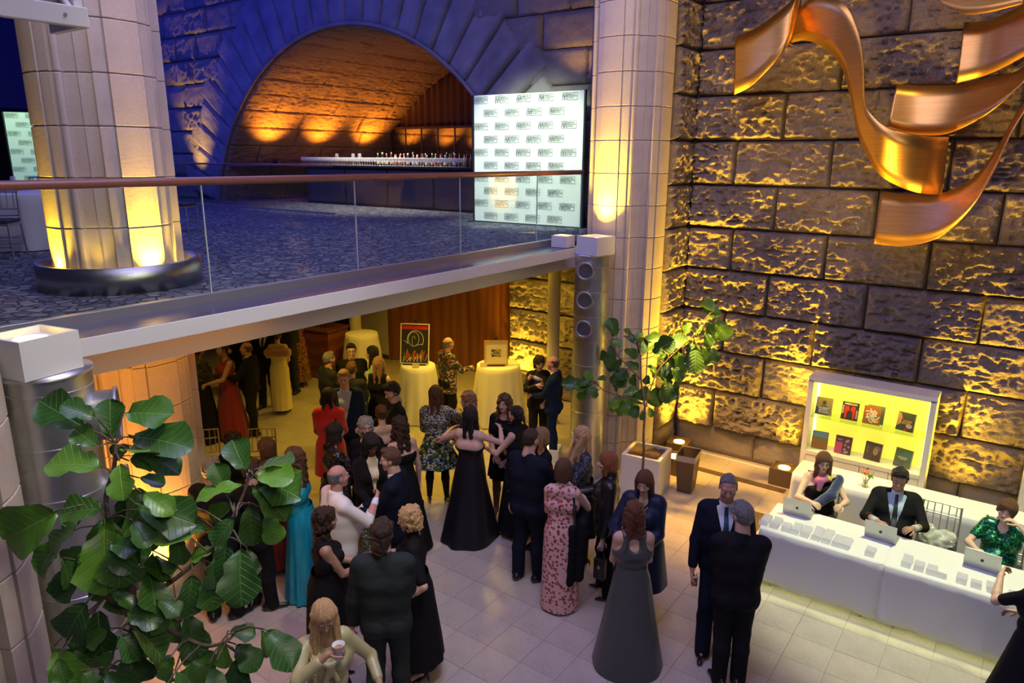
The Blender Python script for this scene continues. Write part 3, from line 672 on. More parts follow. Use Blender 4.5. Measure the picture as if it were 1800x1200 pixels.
        v, f = blob([CR(.022), ELL((0, -.05, -.03), (.08, .065, .08), .02), CAP((-.07, .03, .06), (-.08, .035, -.05), .024, .012), CAP((.07, .03, .06), (.08, .03, -.03), .024, .012), ELL((.01, .075, .08), (.06, .03, .03), .015)], .007, [lambda X, Y, Z, g: g + .004 * np.sin(28 * np.arctan2(X, Y + .02) + Z * 14), above(-.10)], sub=[ELL((0, .125, -.045), (.06, .085, .10), .012)])
    me = npmesh('hair', v, f, True); return me
HAIR = {}
def shoe_mesh(kind):
    if kind == 'man': v, f = blob([CAP((0, -.06, .035), (0, .0, .04), .038, .036), CAP((0, .0, .03), (0, .15, .022), .040, .026, .04), CAP((0, -.05, .05), (0, -.03, .085), .036, .036)], .009, [above(.003), below(.105)])
    else: v, f = blob([CAP((0, -.055, .085), (0, .05, .03), .024, .026, .02), CAP((0, .05, .022), (0, .125, .016), .026, .012, .02), CAP((0, -.072, .075), (0, -.078, .008), .011, .006, .01)], .007, [above(.003)], sub=[CAP((0, -.02, .10), (0, .04, .055), .02, None, .01)])
    return npmesh('shoe', v, f, True)
SHOE = {k: shoe_mesh(k) for k in ('man', 'heel')}
def _m(name, c, **k): M[name] = mat(name, c, **k)
for n_, c in dict(fair=(.66, .41, .30), pale=(.72, .48, .37), tan=(.46, .26, .165), dark=(.13, .062, .04), ruddy=(.58, .30, .22)).items():
    _m('skin_' + n_, c, rough=.5, var=tuple(q * .86 for q in c), vscale=22, spec=.35)
_m('lips', (.42, .10, .09), rough=.4)
for n_, c in dict(black=(.012, .010, .010), dark_brown=(.035, .018, .011), brown=(.085, .042, .022), chestnut=(.095, .042, .020), auburn=(.105, .035, .015), blond=(.46, .29, .13), dark_blond=(.26, .15, .07), grey=(.26, .25, .24), salt=(.14, .135, .135), ginger=(.22, .075, .025)).items():
    _m('hair_' + n_, c, rough=.42, var=tuple(q * 1.9 for q in c), vscale=34, stretch=(4, 4, .35), bump=.9, bscale=55, dist=.012)
for n_, c in dict(black=(.012, .012, .014), charcoal=(.028, .030, .033), navy=(.009, .012, .024), green_grey=(.026, .033, .032), blue=(.011, .022, .055), midnight=(.008, .011, .024)).items():
    _m('suit_' + n_, c, rough=.8, spec=.12, bump=.55, bscale=7, dist=.03)
_m('shirt', (.78, .80, .84), rough=.7); _m('shirt_blue', (.42, .55, .66), rough=.7); _m('shirt_cream', (.72, .62, .40), rough=.6); _m('shirt_black', (.012, .012, .013), rough=.8)
_m('tie_blue', (.02, .09, .15), rough=.45); _m('tie_dark', (.015, .015, .02), rough=.5)
_m('jacket_white', (.80, .77, .70), rough=.7)
_m('dress_black', (.010, .010, .012), rough=.75, spec=.12, bump=.4, bscale=8, dist=.02); _m('dress_satin_black', (.012, .012, .015), rough=.4, spec=.3, bump=.2, bscale=20, dist=.01)
_m('dress_red', (.20, .004, .010), rough=.75, sheen=.3); _m('coat_red', (.55, .012, .012), rough=.85, sheen=.3, bump=.4, bscale=45, dist=.01)
_m('dress_teal', (.004, .26, .40), rough=.33, var=(.01, .36, .50), vscale=5, stretch=(6, 6, .5)); _m('dress_grey', (.055, .06, .062), rough=.36, var=(.085, .088, .088), vscale=70, stretch=(1, 1, 8), spec=.6)
_m('coat_navy', (.006, .012, .042), rough=.5, sheen=.05, spec=.3); _m('dress_green_pale', (.42, .60, .46), rough=.55); _m('dress_cream', (.66, .56, .22), rough=.5); _m('fur', (.42, .20, .09), rough=.95, bump=1., bscale=60, sheen=.6)
_m('leather', (.014, .013, .014), rough=.28, bump=.5, bscale=18, dist=.01); _m('blouse_gold', (.44, .41, .20), rough=.32, bump=.35, bscale=9, dist=.02); _m('tights', (.012, .011, .011), rough=.6, spec=.2); _m('nylon', (.10, .055, .04), rough=.55)
_m('stole_blue', (.010, .025, .10), rough=.95, bump=1., bscale=35, sheen=.8, var=(.03, .06, .18), vscale=8); _m('velvet', (.010, .009, .010), rough=.9, spec=.1, sheen=.06)
M['sequin_green'] = cells('sequin_green', [(.0, .05, .02), (.01, .16, .07), (.005, .09, .04), (.05, .45, .2), (.0, .03, .015)], 130, .28, metal=.55)
M['sequin_black'] = cells('sequin_black', [(.01, .01, .012), (.02, .018, .016), (.01, .01, .01), (.25, .14, .04), (.015, .02, .03), (.03, .06, .25), (.01, .01, .01)], 75, .3, metal=.4)
M['floral_jacket'] = cells('floral_jacket', [(.02, .018, .02), (.35, .13, .03), (.05, .10, .14), (.02, .02, .02), (.45, .40, .34), (.10, .03, .015), (.02, .02, .025)], 34, .6)
M['dots'] = cells('dotted_top', [(.012, .012, .014), (.55, .55, .5), (.012, .012, .014), (.45, .48, .45)], 85, .7)
M['floral_skirt'] = cells('floral_skirt', [(.012, .013, .03), (.02, .16, .06), (.012, .013, .03), (.55, .50, .08), (.40, .45, .55), (.012, .013, .03)], 42, .7)
M['pink_floral'] = cells('pink_floral', [(.30, .05, .05), (.38, .08, .07), (.24, .035, .04)], 26, .6, thr=(.40, (.66, .42, .40)))
M['green_pattern'] = cells('green_pattern', [(.05, .10, .05), (.5, .55, .42), (.08, .15, .08), (.3, .36, .25)], 48, .7)
M['leopard'] = cells('leopard', [(.45, .16, .03), (.5, .2, .05), (.05, .02, .01)], 50, .7, edge=(.08, (.06, .025, .01)))
M['lace'] = cells('lace_black', [(.012, .012, .012), (.03, .025, .02), (.012, .012, .012), (.09, .07, .05)], 60, .8)
M['lace_navy'] = cells('lace_navy', [(.012, .014, .03), (.03, .04, .06), (.012, .014, .03), (.11, .12, .13)], 60, .7)
M['print_pink'] = cells('print_scarf', [(.5, .12, .25), (.55, .5, .05), (.3, .1, .3), (.6, .3, .1)], 18, .6)
_eye = MB(); _eye.lathe([(.0125 * math.sin(a), -.0125 * math.cos(a)) for a in [math.pi * i / 10 for i in range(11)]], 14)
EYE = _eye.mesh('eye'); EYE.materials.append(mat('eye_white', (.75, .72, .68), .25)); EYE.materials.append(mat('iris', (.035, .02, .012), .15))
EYE.transform(Matrix.Rotation(-math.pi / 2, 4, 'X'))
for p in EYE.polygons:
    if p.center.y > .0098: p.material_index = 1
def brow(c): 
    return MB().tube([(-.018, 0, -.003), (-.006, .004, .003), (.008, .004, .003), (.02, -.004, -.002)], [.002, .0036, .0034, .0018], 6).mesh('eyebrow')
BROW = {}; LIPM = {}
SPEC = MB()
for s in (-1, 1): SPEC.tube([(s * .032 + .022 * math.cos(a), .103, .003 + .017 * math.sin(a)) for a in [2 * math.pi * i / 14 for i in range(15)]], .0022, 5); SPEC.tube([(s * .054, .10, .008), (s * .078, .05, .008), (s * .082, -.01, .0)], .002, 5)
SPEC.tube([(-.011, .104, .006), (0, .107, .008), (.011, .104, .006)], .002, 5); SPEC = SPEC.mesh('spectacles'); SPEC.materials.append(M['black'])
ARMS = dict(down=(.155, .02, .455), down2=(.15, .06, .46), clasp=(.025, .20, .61), belly=(.04, .17, .58), hold=(.10, .22, .66), drink=(.06, .21, .76), mouth=(.02, .16, .855), fold=(-.07, .14, .68), reach=(.16, .25, .70), touch=(.22, .19, .74), hip=(.14, .05, .56), wide=(.20, .12, .60), desk=(.10, .28, .62), gest=(.17, .20, .78), cheek=(.085, .10, .885), back=(.10, -.06, .50), low=(.07, .14, .52))
def ik(Sh, T, l1, l2, pole):
    d = T - Sh; L = np.linalg.norm(d); L2 = min(L, (l1 + l2) * .995); d = d / max(L, 1e-6); T = Sh + d * L2
    a = (l1 * l1 - l2 * l2 + L2 * L2) / (2 * L2); hgt = math.sqrt(max(0, l1 * l1 - a * a)); p = pole - d * (pole @ d); p = p / max(1e-6, np.linalg.norm(p))
    return Sh + d * a + p * hgt, T
def rotx(a): c, s = math.cos(a), math.sin(a); return np.array([(1, 0, 0), (0, c, -s), (0, s, c)])
def norm(a): return a / max(1e-9, np.linalg.norm(a))
NP = [0]
HANDS = {}; PPL = {}
def person(key, label, x, y, h, face, male=False, skin='fair', hair=('short', 'brown'), arms=('down', 'down'), look=(0, 0), lean=0., girth=1., wear='suit', sit=False, feet=None, cell=.0145, glasses=False, z0=0., roll=0., **o):
    """face: heading in degrees, clockwise from straight away from the camera. wear: suit | dress | skirt"""
    NP[0] += 1; seed = NP[0]
    away = math.atan2(y, x); hd = away - R(face) - math.pi / 2
    root = thing('person', label, 'person', (x, y, z0), hd); PPL[key] = root
    b = girth; hs = h / 1.75 * (1. if male else 1.0); hs = .93 + (hs - 1) * .5 + (.04 if male else .0)
    sw = (.106 if male else .088) * h * (.6 + .4 * b); A = rotx(-R(lean)); dz = (-.525 * h + .50) if sit else 0.
    pel = np.array([0, 0, .525 * h + dz])
    def T(px, py, pz): return pel + A @ (np.array([px * h, py * h, pz * h + dz]) - pel)
    f = 0 if male else 1
    tor = [CAP(T(-.036, 0, .53), T(.036, 0, .53), .060 * h * b, None, .04), CAP(T(-.026, .004, .62), T(.026, .004, .62), (.064 if male else .056) * h * b, None, .05),
           CAP(T(-.048, -.003, .715), T(.048, -.003, .715), (.067 if male else .058) * h * (.5 + .5 * b), None, .05), CAP(T(-sw / h * .82, -.012, .802), T(sw / h * .82, -.012, .802), .033 * h, None, .06),
           CAP(T(0, -.012, .81), T(0, .004, .885), .034 * h if male else .028 * h, None, .03)]
    if b > 1.08: tor.append(ELL(T(0, .035, .60), (.085 * h * b, .075 * h * b, .08 * h), .05))
    if f: tor += [ELL(T(-.042, .052, .728), (.034 * h, .034 * h, .036 * h), .03), ELL(T(.042, .052, .728), (.034 * h, .034 * h, .036 * h), .03)]
    tor += [ELL(T(-.042, -.03, .505), (.052 * h * b, .05 * h * b, .055 * h), .03), ELL(T(.042, -.03, .505), (.052 * h * b, .05 * h * b, .055 * h), .03)]
    arm = []; hands = []
    for s, ps in ((1, arms[0]), (-1, arms[1])):
        t = ARMS[ps] if isinstance(ps, str) else ps
        Sh = T(s * sw / h, -.012, .795); tg = np.array([s * t[0] * h, t[1] * h, t[2] * h + dz]) if ps in ('down', 'down2', 'hip', 'back', 'low') or sit else T(s * t[0], t[1], t[2])
        if sit and ps == 'desk': tg = np.array([s * .10 * h, .40, .83])
        el, wr_ = ik(Sh, tg, .172 * h, .150 * h, np.array([s * .55, -.75, -.45]) if ps != 'cheek' else np.array([s * .9, .3, -.6]))
        arm.append((Sh, el, wr_)); d = norm(wr_ - el)
        if ps not in ('down', 'down2', 'hip', 'back', 'low'): d = norm(d + np.array([-s * .25, .1, -.05]))
        nrm = np.array([-s, 0, 0.]) if ps in ('down', 'down2', 'back', 'low', 'hip') else np.array([-s * .5, 0, -.8]) if ps != 'drink' else np.array([-s * 1., 0., 0])
        nrm = norm(nrm - d * (nrm @ d)); wd = np.cross(d, nrm) * s; hands.append((wr_, d, nrm, wd, s, ps))
    HANDS[key] = [(root.matrix_basis.copy(), hn[0] + hn[1] * .075 + hn[2] * .03) for hn in hands]
    arms_p = []
    for (Sh, el, wr_), (_, d, nrm, wd, s, ps) in zip(arm, hands):
        k_ = h * (1 if male else .84) * (.75 + .25 * b)
        arms_p += [CAP(Sh, el, .031 * k_, .024 * k_, .03), CAP(el, el + (wr_ - el) * .3, .0245 * k_, .026 * k_, .012), CAP(el + (wr_ - el) * .3, wr_, .026 * k_, .0165 * k_, .012)]
        for q in (-1, 0, 1): arms_p.append(CAP(wr_, wr_ + d * .085 + wd * q * .024, .0165, .0125, .012))
    legs = []
    ft = feet or ((.06, .02), (.06, -.03)); an = []
    for s, (fx, fy) in ((1, ft[0]), (-1, ft[1])):
        hip = pel + np.array([s * .050 * h, 0, -.01 * h])
        if sit: kn = hip + np.array([s * .03, .25 * h, .0]); ak = np.array([s * .12, .26 * h, .08])
        else: ak = np.array([s * fx * h, fy * h, .055 * h if male else .068 * h]); kn = (hip + ak) / 2 + np.array([0, .018 * h, .01 * h])
        legs += [CAP(hip, kn, .051 * h * b, .032 * h, .02), CAP(kn, kn + (ak - kn) * .35 + np.array([0, -.012 * h, 0]), .031 * h, .031 * h, .02), CAP(kn + (ak - kn) * .35 + np.array([0, -.012 * h, 0]), ak, .031 * h, .019 * h, .02),
                 CAP(ak, ak + np.array([s * .012, .085, -.035 if male else -.06]), .024, .02, .02)]; an.append((s, ak, hip, kn))
    # body mesh: trunk and limbs, fingers, head
    v, fc = blob(tor + arms_p + legs, cell); V = [v]; F = [fc]; MI = [np.zeros(len(fc), np.int32)]; nv = len(v)
    fb = MB()
    for wr_, d, nrm, wd, s, ps in hands:
        cu_ = {'down': .35, 'down2': .35, 'drink': .85, 'hold': .8, 'mouth': .85, 'reach': .5, 'gest': .2, 'touch': .25, 'clasp': .7, 'fold': .4, 'cheek': .55}.get(ps, .5)
        for q in range(4):
            p = wr_ + d * .088 + wd * (q - 1.5) * .0185; L = (.074, .082, .077, .060)[q] * (1 if male else .92); pts = [p]; a = .1
            for sg in (.45, .32, .23): a += cu_; p = p + (d * math.cos(a * .9) + nrm * math.sin(a * .9)) * L * sg; pts.append(p)
            fb.tube(pts, [.0092, .0088, .0078, .0055], 6)
        p = wr_ + d * .03 + wd * -.024; t1 = norm(d * .65 - wd * .75 + nrm * .35); t2 = norm(d * .9 - wd * .2 + nrm * .5)
        fb.tube([p, p + t1 * .036, p + t1 * .036 + t2 * .03, p + t1 * .036 + t2 * .052], [.012, .011, .009, .006], 6)
    fq = [q for q in fb.f]; V.append(np.array(fb.v)); tri = []
    for q in fq:
        if len(q) == 4: tri.append(q)
        else: tri += [(q[0], q[1], q[2], q[3]), (q[0], q[3], q[4], q[5])]
    F.append(np.array(tri) + nv); MI.append(np.zeros(len(tri), np.int32)); nv += len(fb.v)
    hc = T(0, .012, 0) * 0 + T(0, .014, 1.) - A @ np.array([0, 0, .124 * hs])
    Hm = Matrix.Translation(Vector(hc)) @ Matrix.Rotation(-R(lean) * .5, 4, 'X') @ Matrix.Rotation(-R(look[0]), 4, 'Z') @ Matrix.Rotation(-R(look[1]), 4, 'X') @ Matrix.Rotation(R(roll), 4, 'Y') @ Matrix.Scale(hs, 4)
    hv, hf, hl = HEAD[male]; Ha = np.array(Hm); V.append(hv @ Ha[:3, :3].T + Ha[:3, 3]); F.append(hf + nv); MI.append(hl)
    me = npmesh('body', np.vstack(V), np.vstack(F), True); me.materials.append(M['skin_' + skin]); me.materials.append(M['lips'] if f else M['skin_ruddy'] if skin in ('fair', 'pale') else M['skin_' + skin])
    me.polygons.foreach_set('material_index', np.concatenate(MI)); body = put('body', me, None, root)
    def child(name, me, m, mtx=None, lab=None):
        if isinstance(me, tuple): me = npmesh(name, me[0], me[1], True)
        if not me.materials: me.materials.append(m)
        ob = put(name, me, None, root)
        if mtx is not None: ob.matrix_basis = mtx
        if lab: ob['label'] = lab
        return ob
    st, hcol = hair
    if st:
        if (st, hcol) not in HAIR:
            base = next((q for (s_, c_), q in HAIR.items() if s_ == st), None); q = base.copy() if base else hair_mesh(st)
            q.materials.clear(); q.materials.append(M['hair_' + hcol]); HAIR[(st, hcol)] = q
        child('hair', HAIR[(st, hcol)], None, Hm)
    if hcol not in BROW: BROW[hcol] = brow(0); BROW[hcol].materials.append(M['hair_' + hcol])
    for s in (-1, 1):
        child('eye', EYE, None, Hm @ Matrix.Translation((s * .031, .0795, .005)))
        child('eyebrow', BROW[hcol], None, Hm @ Matrix.Translation((s * .032, .0875, .026)) @ Matrix.Scale(s, 4, (1, 0, 0)))
    for q_ in list(root.children):
        if q_.name.split('.')[0] in ('eye', 'eyebrow'): q_.parent = body
    if glasses: child('spectacles', SPEC, None, Hm)
    # ---- clothes
    def grow(P, d): return [(t, a, bb + d if t == 'e' else bb, ra + d, rb + d, k) if t == 'c' else (t, a, bb + d, 0, 0, k) for t, a, bb, ra, rb, k in P]
    def sleeves(fr, ra, rb, loose=0.):
        q = []
        for Sh, el, wr_ in arm:
            q.append(CAP(Sh, el, ra, (ra + rb) / 2, .03) if fr >= .5 else CAP(Sh, Sh + (el - Sh) * fr * 2, ra, ra * .95, .03))
            if fr > .5: q.append(CAP(el, el + (wr_ - el) * (fr - .5) * 2, (ra + rb) / 2, rb + loose, .02))
        return q
    def vcut(zv, w, zt=.835):
        def fn(X, Y, Z, g):
            Yr = Y - pel[1]; Zr = Z - pel[2]; c, s = math.cos(R(lean)), math.sin(R(lean)); y_ = Yr * c - Zr * s; z_ = Zr * c + Yr * s + .525 * h
            wd = w * h * (z_ / h - zv) / (zt - zv); return np.maximum(g, np.minimum(np.minimum(wd - abs(X), y_ - .015 * h), (z_ - zv * h)))
        return fn
    pn = dict(noise=.0045, nscale=13, seed=seed * 1.7)
    def shoes(kind, m, lab=None):
        for s, ak, hip, kn in an:
            yw = -s * R(o.get('toe', 12))
            child('shoe', SHOE_M(kind, m), None, Matrix.Translation((ak[0], ak[1] + .01, 0)) @ Matrix.Rotation(yw, 4, 'Z'), lab)
    def skirt(m, zt, hem, rh, fold=.0, nf=9, train=0., rw=None, name='skirt', top=1.0, hipw=1., asym=0.):
        n = 72; rows = 18; rw = rw or (.083 if male else .074) * h * b * top; vv = []
        for j in range(rows + 1):
            t = j / rows; z = (zt + (hem - zt) * t) * h; zz = z / h
            hip = .108 * h * b * hipw
            if zz > .53: u = (zt - zz) / max(1e-6, zt - .53); rx = rw + (hip - rw) * (u * u * (3 - 2 * u)); 
            else: u = (.53 - zz) / max(1e-6, .53 - hem); rx = hip + (rh * h - hip) * u
            if zt <= .53: rx = rw + (rh * h - rw) * t
            am = fold * min(1, max(0, (zt - zz) / max(.05, zt - hem))) ** 1.3
            ry = rx * (.80 + .12 * min(1, t * 1.3)) + .0
            for i in range(n):
                a = 2 * math.pi * i / n; q = 1 + am * math.sin(nf * a + 1.3 * math.sin(2 * a + seed) + .6 * t); bk = max(0, -math.sin(a)) * train * h * t ** 3
                zz_ = z + (asym * h * t * math.cos(a - .6) if asym else 0)
                vv.append((rx * q * math.cos(a), ry * q * math.sin(a) - bk - .012 * h, max(zz_, .004) + dz))
        vv = np.array(vv); up_ = vv[:, 2] > pel[2]; vv[up_] = (vv[up_] - pel) @ A.T + pel
        idx = np.arange(n * (rows + 1)).reshape(rows + 1, n); i2 = np.roll(idx, -1, 1)
        ff = np.stack([idx[1:], i2[1:], i2[:-1], idx[:-1]], -1).reshape(-1, 4); return vv, ff
    if wear == 'suit':
        jm, shm, tie, trm = o.get('jm', 'suit_black'), o.get('shirt', 'shirt'), o.get('tie', 'tie_dark'), o.get('trousers') or o.get('jm', 'suit_black')
        zb = o.get('jz', .455); opn = o.get('open', (.64, .052))
        jp = grow([q_ for q_ in tor if not (q_[0] == 'c' and q_[2][2] > .86 * h + dz) and not (q_[0] == 'e' and q_[1][2] < .56 * h + dz)], .020) + [CAP(T(-.046, 0, zb + .03), T(.046, 0, zb + .03), .066 * h * b + .006, None, .05), CAP(T(-.042, 0, .64), T(.042, 0, .64), .062 * h * b + .010, None, .06)] + sleeves(.93, (.0365 if male else .031) * h, (.0255 if male else .022) * h)
        jp += [CAP(T(s_ * .052, -.006, .765), T(s_ * .042, -.004, max(.50, zb + .04)), .060 * h * (.4 + .6 * b), .060 * h * b, .04) for s_ in (-1, 1)]
        jp.append(CAP(T(0, -.018, .815), T(0, -.014, .838), .038 * h, .038 * h, .015))
        ops = [lambda X, Y, Z, g: np.maximum(g, (zb * h + dz) - Z + 0 * X), vcut(opn[0], opn[1]), lambda X, Y, Z, g: np.maximum(g, (Z - pel[2] - (.335 - .35 * max(0, lean) / 60) * h + .9 * np.maximum(Y - .0, 0)))]
        child('jacket', blob(jp, cell, ops, **pn), M[jm])
        child('shirt', blob(grow([q_ for q_ in tor if not (q_[0] == 'c' and q_[2][2] > .86 * h + dz)], .010) + [CAP(T(0, -.014, .815), T(0, -.006, .836), .0385 * h if male else .033 * h, None, .02)] + sleeves(.965, .026 * h, .0205 * h), cell, [above(.55 * h + dz)]), M[shm])
        if tie: child('tie', blob(grow(tor, .016), .0095, [above(.60 * h + dz), below(.832 * h + dz), lambda X, Y, Z, g: np.maximum(g, np.maximum(abs(X) - .010 * h - .012 * h * np.clip((.8 * h + dz - Z) / (.2 * h), 0, 1), .02 - Y))]), M[tie])
        tp = [CAP(pel + np.array([-.034 * h, 0, .03 * h]), pel + np.array([.034 * h, 0, .03 * h]), .064 * h * b, None, .03)] + grow([q for q in tor if q[0] == 'e' and abs(q[1][2] - (.505 * h + dz)) < .03 * h], .014)
        for s, ak, hip, kn in an: cf = kn + (ak - kn) * .35 + np.array([0, -.012 * h, 0]); tp += [CAP(hip, kn, .056 * h * b, .044 * h, .02), CAP(kn, cf, .044 * h, .042 * h, .02), CAP(cf, ak + np.array([0, 0.022, -.045]), .042 * h, .040 * h, .02)]
        child('trousers', blob(tp, cell, [below(.60 * h + dz), above(.022)], **pn), M[trm])
        shoes(o.get('shoe', 'man'), o.get('shoe_mat', 'shoe_black'))
    else:
        tm, skm = o.get('top', 'dress_black'), o.get('skirt') or o.get('top', 'dress_black')
        neck, slv = o.get('neck', 'scoop'), o.get('sleeve', 0.); hem = o.get('hem', .25)
        bp = grow(tor[:-1], .011 + o.get('loose', 0.)) + (sleeves(slv, (.030 + o.get('sl', 0)) * h, (.021 + o.get('sl', 0)) * h, o.get('bell', 0.)) if slv else [])
        ops = [above((.505 if hem > .5 else .56) * h + dz)]; sub = []
        if o.get('coat'): bp.append(CAP(T(0, -.02, .81), T(0, -.01, .85), .045 * h, .05 * h, .02))
        if neck == 'strapless': zc = o.get('zc', .755); ops.append(lambda X, Y, Z, g: np.maximum(g, (Z - dz) - (zc + .018 * np.clip(Y / .1, -1, 1)) * h))
        elif neck == 'scoop': sub.append(ELL(T(0, .045, .855), (.058 * h, .07 * h, .062 * h), .008))
        elif neck == 'deep': sub.append(ELL(T(0, .065, .84), (.05 * h, .06 * h, .085 * h), .008))
        elif neck == 'halter':
            sub += [ELL(T(0, -.13, .775), (.060 * h, .10 * h, .056 * h), .008), ELL(T(.115, 0, .80), (.055 * h, .2 * h, .075 * h), .008), ELL(T(-.115, 0, .80), (.055 * h, .2 * h, .075 * h), .008)]
        if neck == 'halter': bp += [CAP(T(s_ * .062, -.058, .735), T(s_ * .022, -.036, .84), .013 * h, .010 * h, .006) for s_ in (-1, 1)]
        elif neck == 'oneshoulder': ops.append(lambda X, Y, Z, g: np.maximum(g, (Z - dz) - (.785 * h + .42 * X * o.get('os', 1)))) 
        if not slv and neck in ('scoop', 'deep', 'high'): sub += [ELL(T(.125, -.005, .80), (.038 * h, .2 * h, .062 * h), .008), ELL(T(-.125, -.005, .80), (.038 * h, .2 * h, .062 * h), .008)]
        if o.get('openback'): sub.append(ELL(T(0, -.10, .79), (.06 * h, .07 * h, .07 * h), .008))
        bv, bf = blob(bp, cell, ops, sub=sub, **pn)
        if hem < .5 and not sit:
            sv, sf = skirt(skm, o.get('waist', .635), hem, o.get('rh', .17), o.get('fold', .05), o.get('nf', 9), o.get('train', 0.), top=1.10 + o.get('loose', 0) * 4, hipw=o.get('hipw', 1.), asym=o.get('asym', 0.))
            if skm == tm:
                child(o.get('noun', 'dress'), npmesh('dress', np.vstack([bv, sv]), np.vstack([bf, sf + len(bv)]), True), M[tm])
            else: child('bodice', (bv, bf), M[tm]); child('skirt', (sv, sf), M[skm])
        else: child('bodice', (bv, bf), M[tm])
        if wear == 'trousers' or sit:
            tp = [CAP(pel + np.array([-.034 * h, 0, .03 * h]), pel + np.array([.034 * h, 0, .03 * h]), .066 * h * b, None, .03)] + grow([q for q in tor if q[0] == 'e' and abs(q[1][2] - (.505 * h + dz)) < .03 * h], .013)
            for s, ak, hip, kn in an: cf = kn + (ak - kn) * .35 + np.array([0, -.012 * h, 0]); tp += [CAP(hip, kn, .055 * h * b, .043 * h, .02), CAP(kn, cf, .043 * h, .040 * h, .02), CAP(cf, ak + np.array([0, 0.01, -.04]), .040 * h, .035 * h, .02)]
            child('trousers', blob(tp, cell, [below(.60 * h + dz), above(.022)], **pn), M[o.get('skirt') or 'dress_black'])
        if o.get('tights'): child('tights', blob(grow(legs, .004), cell, [above(.02)]), M[o['tights']])
        shoes(o.get('shoe', 'heel'), o.get('shoe_mat', 'shoe_black'))
    return root
M['shoe_black'] = mat('shoe_black', (.012, .011, .011), .22, coat=.3); M['shoe_blue'] = mat('shoe_blue', (.03, .08, .25), .4)
SM_ = {}
def SHOE_M(kind, m):
    if (kind, m) not in SM_: q = SHOE[kind].copy(); q.materials.append(M[m]); SM_[(kind, m)] = q
    return SM_[(kind, m)]
def item(name, label, cat, build, loc, rz=0., group=None):
    t = thing(name, label, cat, loc, rz, group); build(t); return t
M['drink'] = mat('amber_drink', (.55, .25, .05), .1, alpha=.7); M['wine'] = mat('white_wine', (.75, .62, .25), .1, alpha=.6)
def wine_glass(t, fill='wine'):
    MB().lathe([(.031, 0), (.030, .003), (.004, .007), (.0035, .075), (.012, .082), (.028, .10), (.034, .13), (.031, .165), (.0295, .165), (.032, .13), (.026, .102), (0, .088)], 16).build('bowl', M['drink_glass'], t)
    if fill: MB().lathe([(0, .09), (.024, .103), (.031, .125), (0, .125)], 14).build('wine', M[fill], t)
def tumbler(t):
    MB().lathe([(0, 0), (.030, 0), (.036, .10), (.033, .10), (.028, .008), (0, .008)], 16).build('glass', M['drink_glass'], t)
    MB().lathe([(0, .009), (.028, .009), (.031, .055), (0, .055)], 14).build('drink', M['drink'], t)
    MB().tube([(-.01, 0, .01), (.025, 0, .15)], .0025, 6).build('straw', M['black'], t)
def in_hand(key, i, name, label, cat, build, dz=-.06, off=(0, 0, 0)):
    mb, p = HANDS[key][i]; q = mb @ Vector(p); return item(name, label, cat, build, (q.x + off[0], q.y + off[1], q.z + dz + off[2]))
def bag_build(w, hh, d, m, strap):
    def f(t):
        MB().box(-w / 2, w / 2, -d / 2, d / 2, 0, hh, .012).build('bag_body', M[m], t)
        MB().tube([(-w * .38, 0, hh), (-w * .3, 0, hh + strap * .6), (0, 0, hh + strap), (w * .3, 0, hh + strap * .6), (w * .38, 0, hh)], .007, 6).build('strap', M[m], t)
        MB().box(-.012, .012, -d / 2 - .004, -d / 2, hh * .55, hh * .7, .002).build('clasp', M['gold_chair'], t)
    return f

def drape(key, name, caps, m, cell=.013, ops=(), lab=None):
    """clothing laid over a guest, in the guest's own frame: x right, y forward"""
    v, f = blob([CAP(a, b, ra, rb, .03) for a, b, ra, rb in caps], cell, ops, .006, 24, 3)
    o = put(name, npmesh(name, v, f, True), M[m], PPL[key])
    if lab: o['label'] = lab
    return o
def necklace(key, h, m, r=.0085, n=22, rad=(.066, .075), z=.815, tilt=.06):
    b = MB()
    for k in range(n):
        a = 2 * math.pi * k / n; b.lathe([(r * math.sin(t), -r * math.cos(t)) for t in [math.pi * i / 5 for i in range(6)]], 8, (rad[0] * math.cos(a), .012 + rad[1] * math.sin(a), z * h - tilt * math.sin(a) * (1 if math.sin(a) > 0 else .2)))
    o = b.build('necklace', m, PPL[key]); return o
# ------------------------------------------------------------------ the guests
P = person
P('blond_cup', 'long haired blond woman in a gold satin blouse drinking from a white cup', -3.64, 2.76, 1.68, 172, hair=('long', 'blond'), arms=('mouth', 'wide'), look=(0, 22), wear='dress', top='blouse_gold', skirt='dress_black', neck='deep', sleeve=.85, sl=.002, hem=.3, rh=.13, skin='tan', cell=.012)
P('green_back', 'man seen from behind in a grey green suit with dark collar length hair', -3.89, 3.58, 1.86, 6, True, hair=('collar_men', 'dark_brown'), arms=('belly', 'down'), look=(18, 5), jm='suit_green_grey', cell=.012, girth=1.06)
P('blond_curly', 'woman with damp blond curls in a black top and long black skirt', -4.03, 4.06, 1.74, 276, hair=('curly_short', 'blond'), arms=('hold', 'hip'), look=(0, 8), wear='dress', top='dress_black', neck='high', sleeve=.42, hem=.13, rh=.15, fold=.03, skin='fair', cell=.012)
P('curly_dark', 'woman with dark curly hair in a sleeveless black dress, hands clasped', -4.72, 3.65, 1.68, 82, hair=('curly_long', 'dark_brown'), arms=('clasp', 'clasp'), wear='dress', top='dress_black', neck='high', hem=.22, rh=.13, fold=.02, skin='tan', cell=.012, girth=1.08)
P('white_jacket', 'bald man with grey beard in a white dinner jacket', -5.19, 4.20, 1.76, 68, True, skin='ruddy', hair=('balding', 'salt'), arms=('drink', 'clasp'), jm='jacket_white', trousers='suit_black', girth=1.14, cell=.013)
P('sequin', 'woman with short twisted locs in a black sequined dress behind the white jacket', -6.15, 4.98, 1.74, 70, skin='tan', hair=('locs', 'black'), arms=('clasp', 'low'), wear='dress', top='sequin_black', neck='scoop', sleeve=.7, hem=.18, rh=.13, girth=1.1)
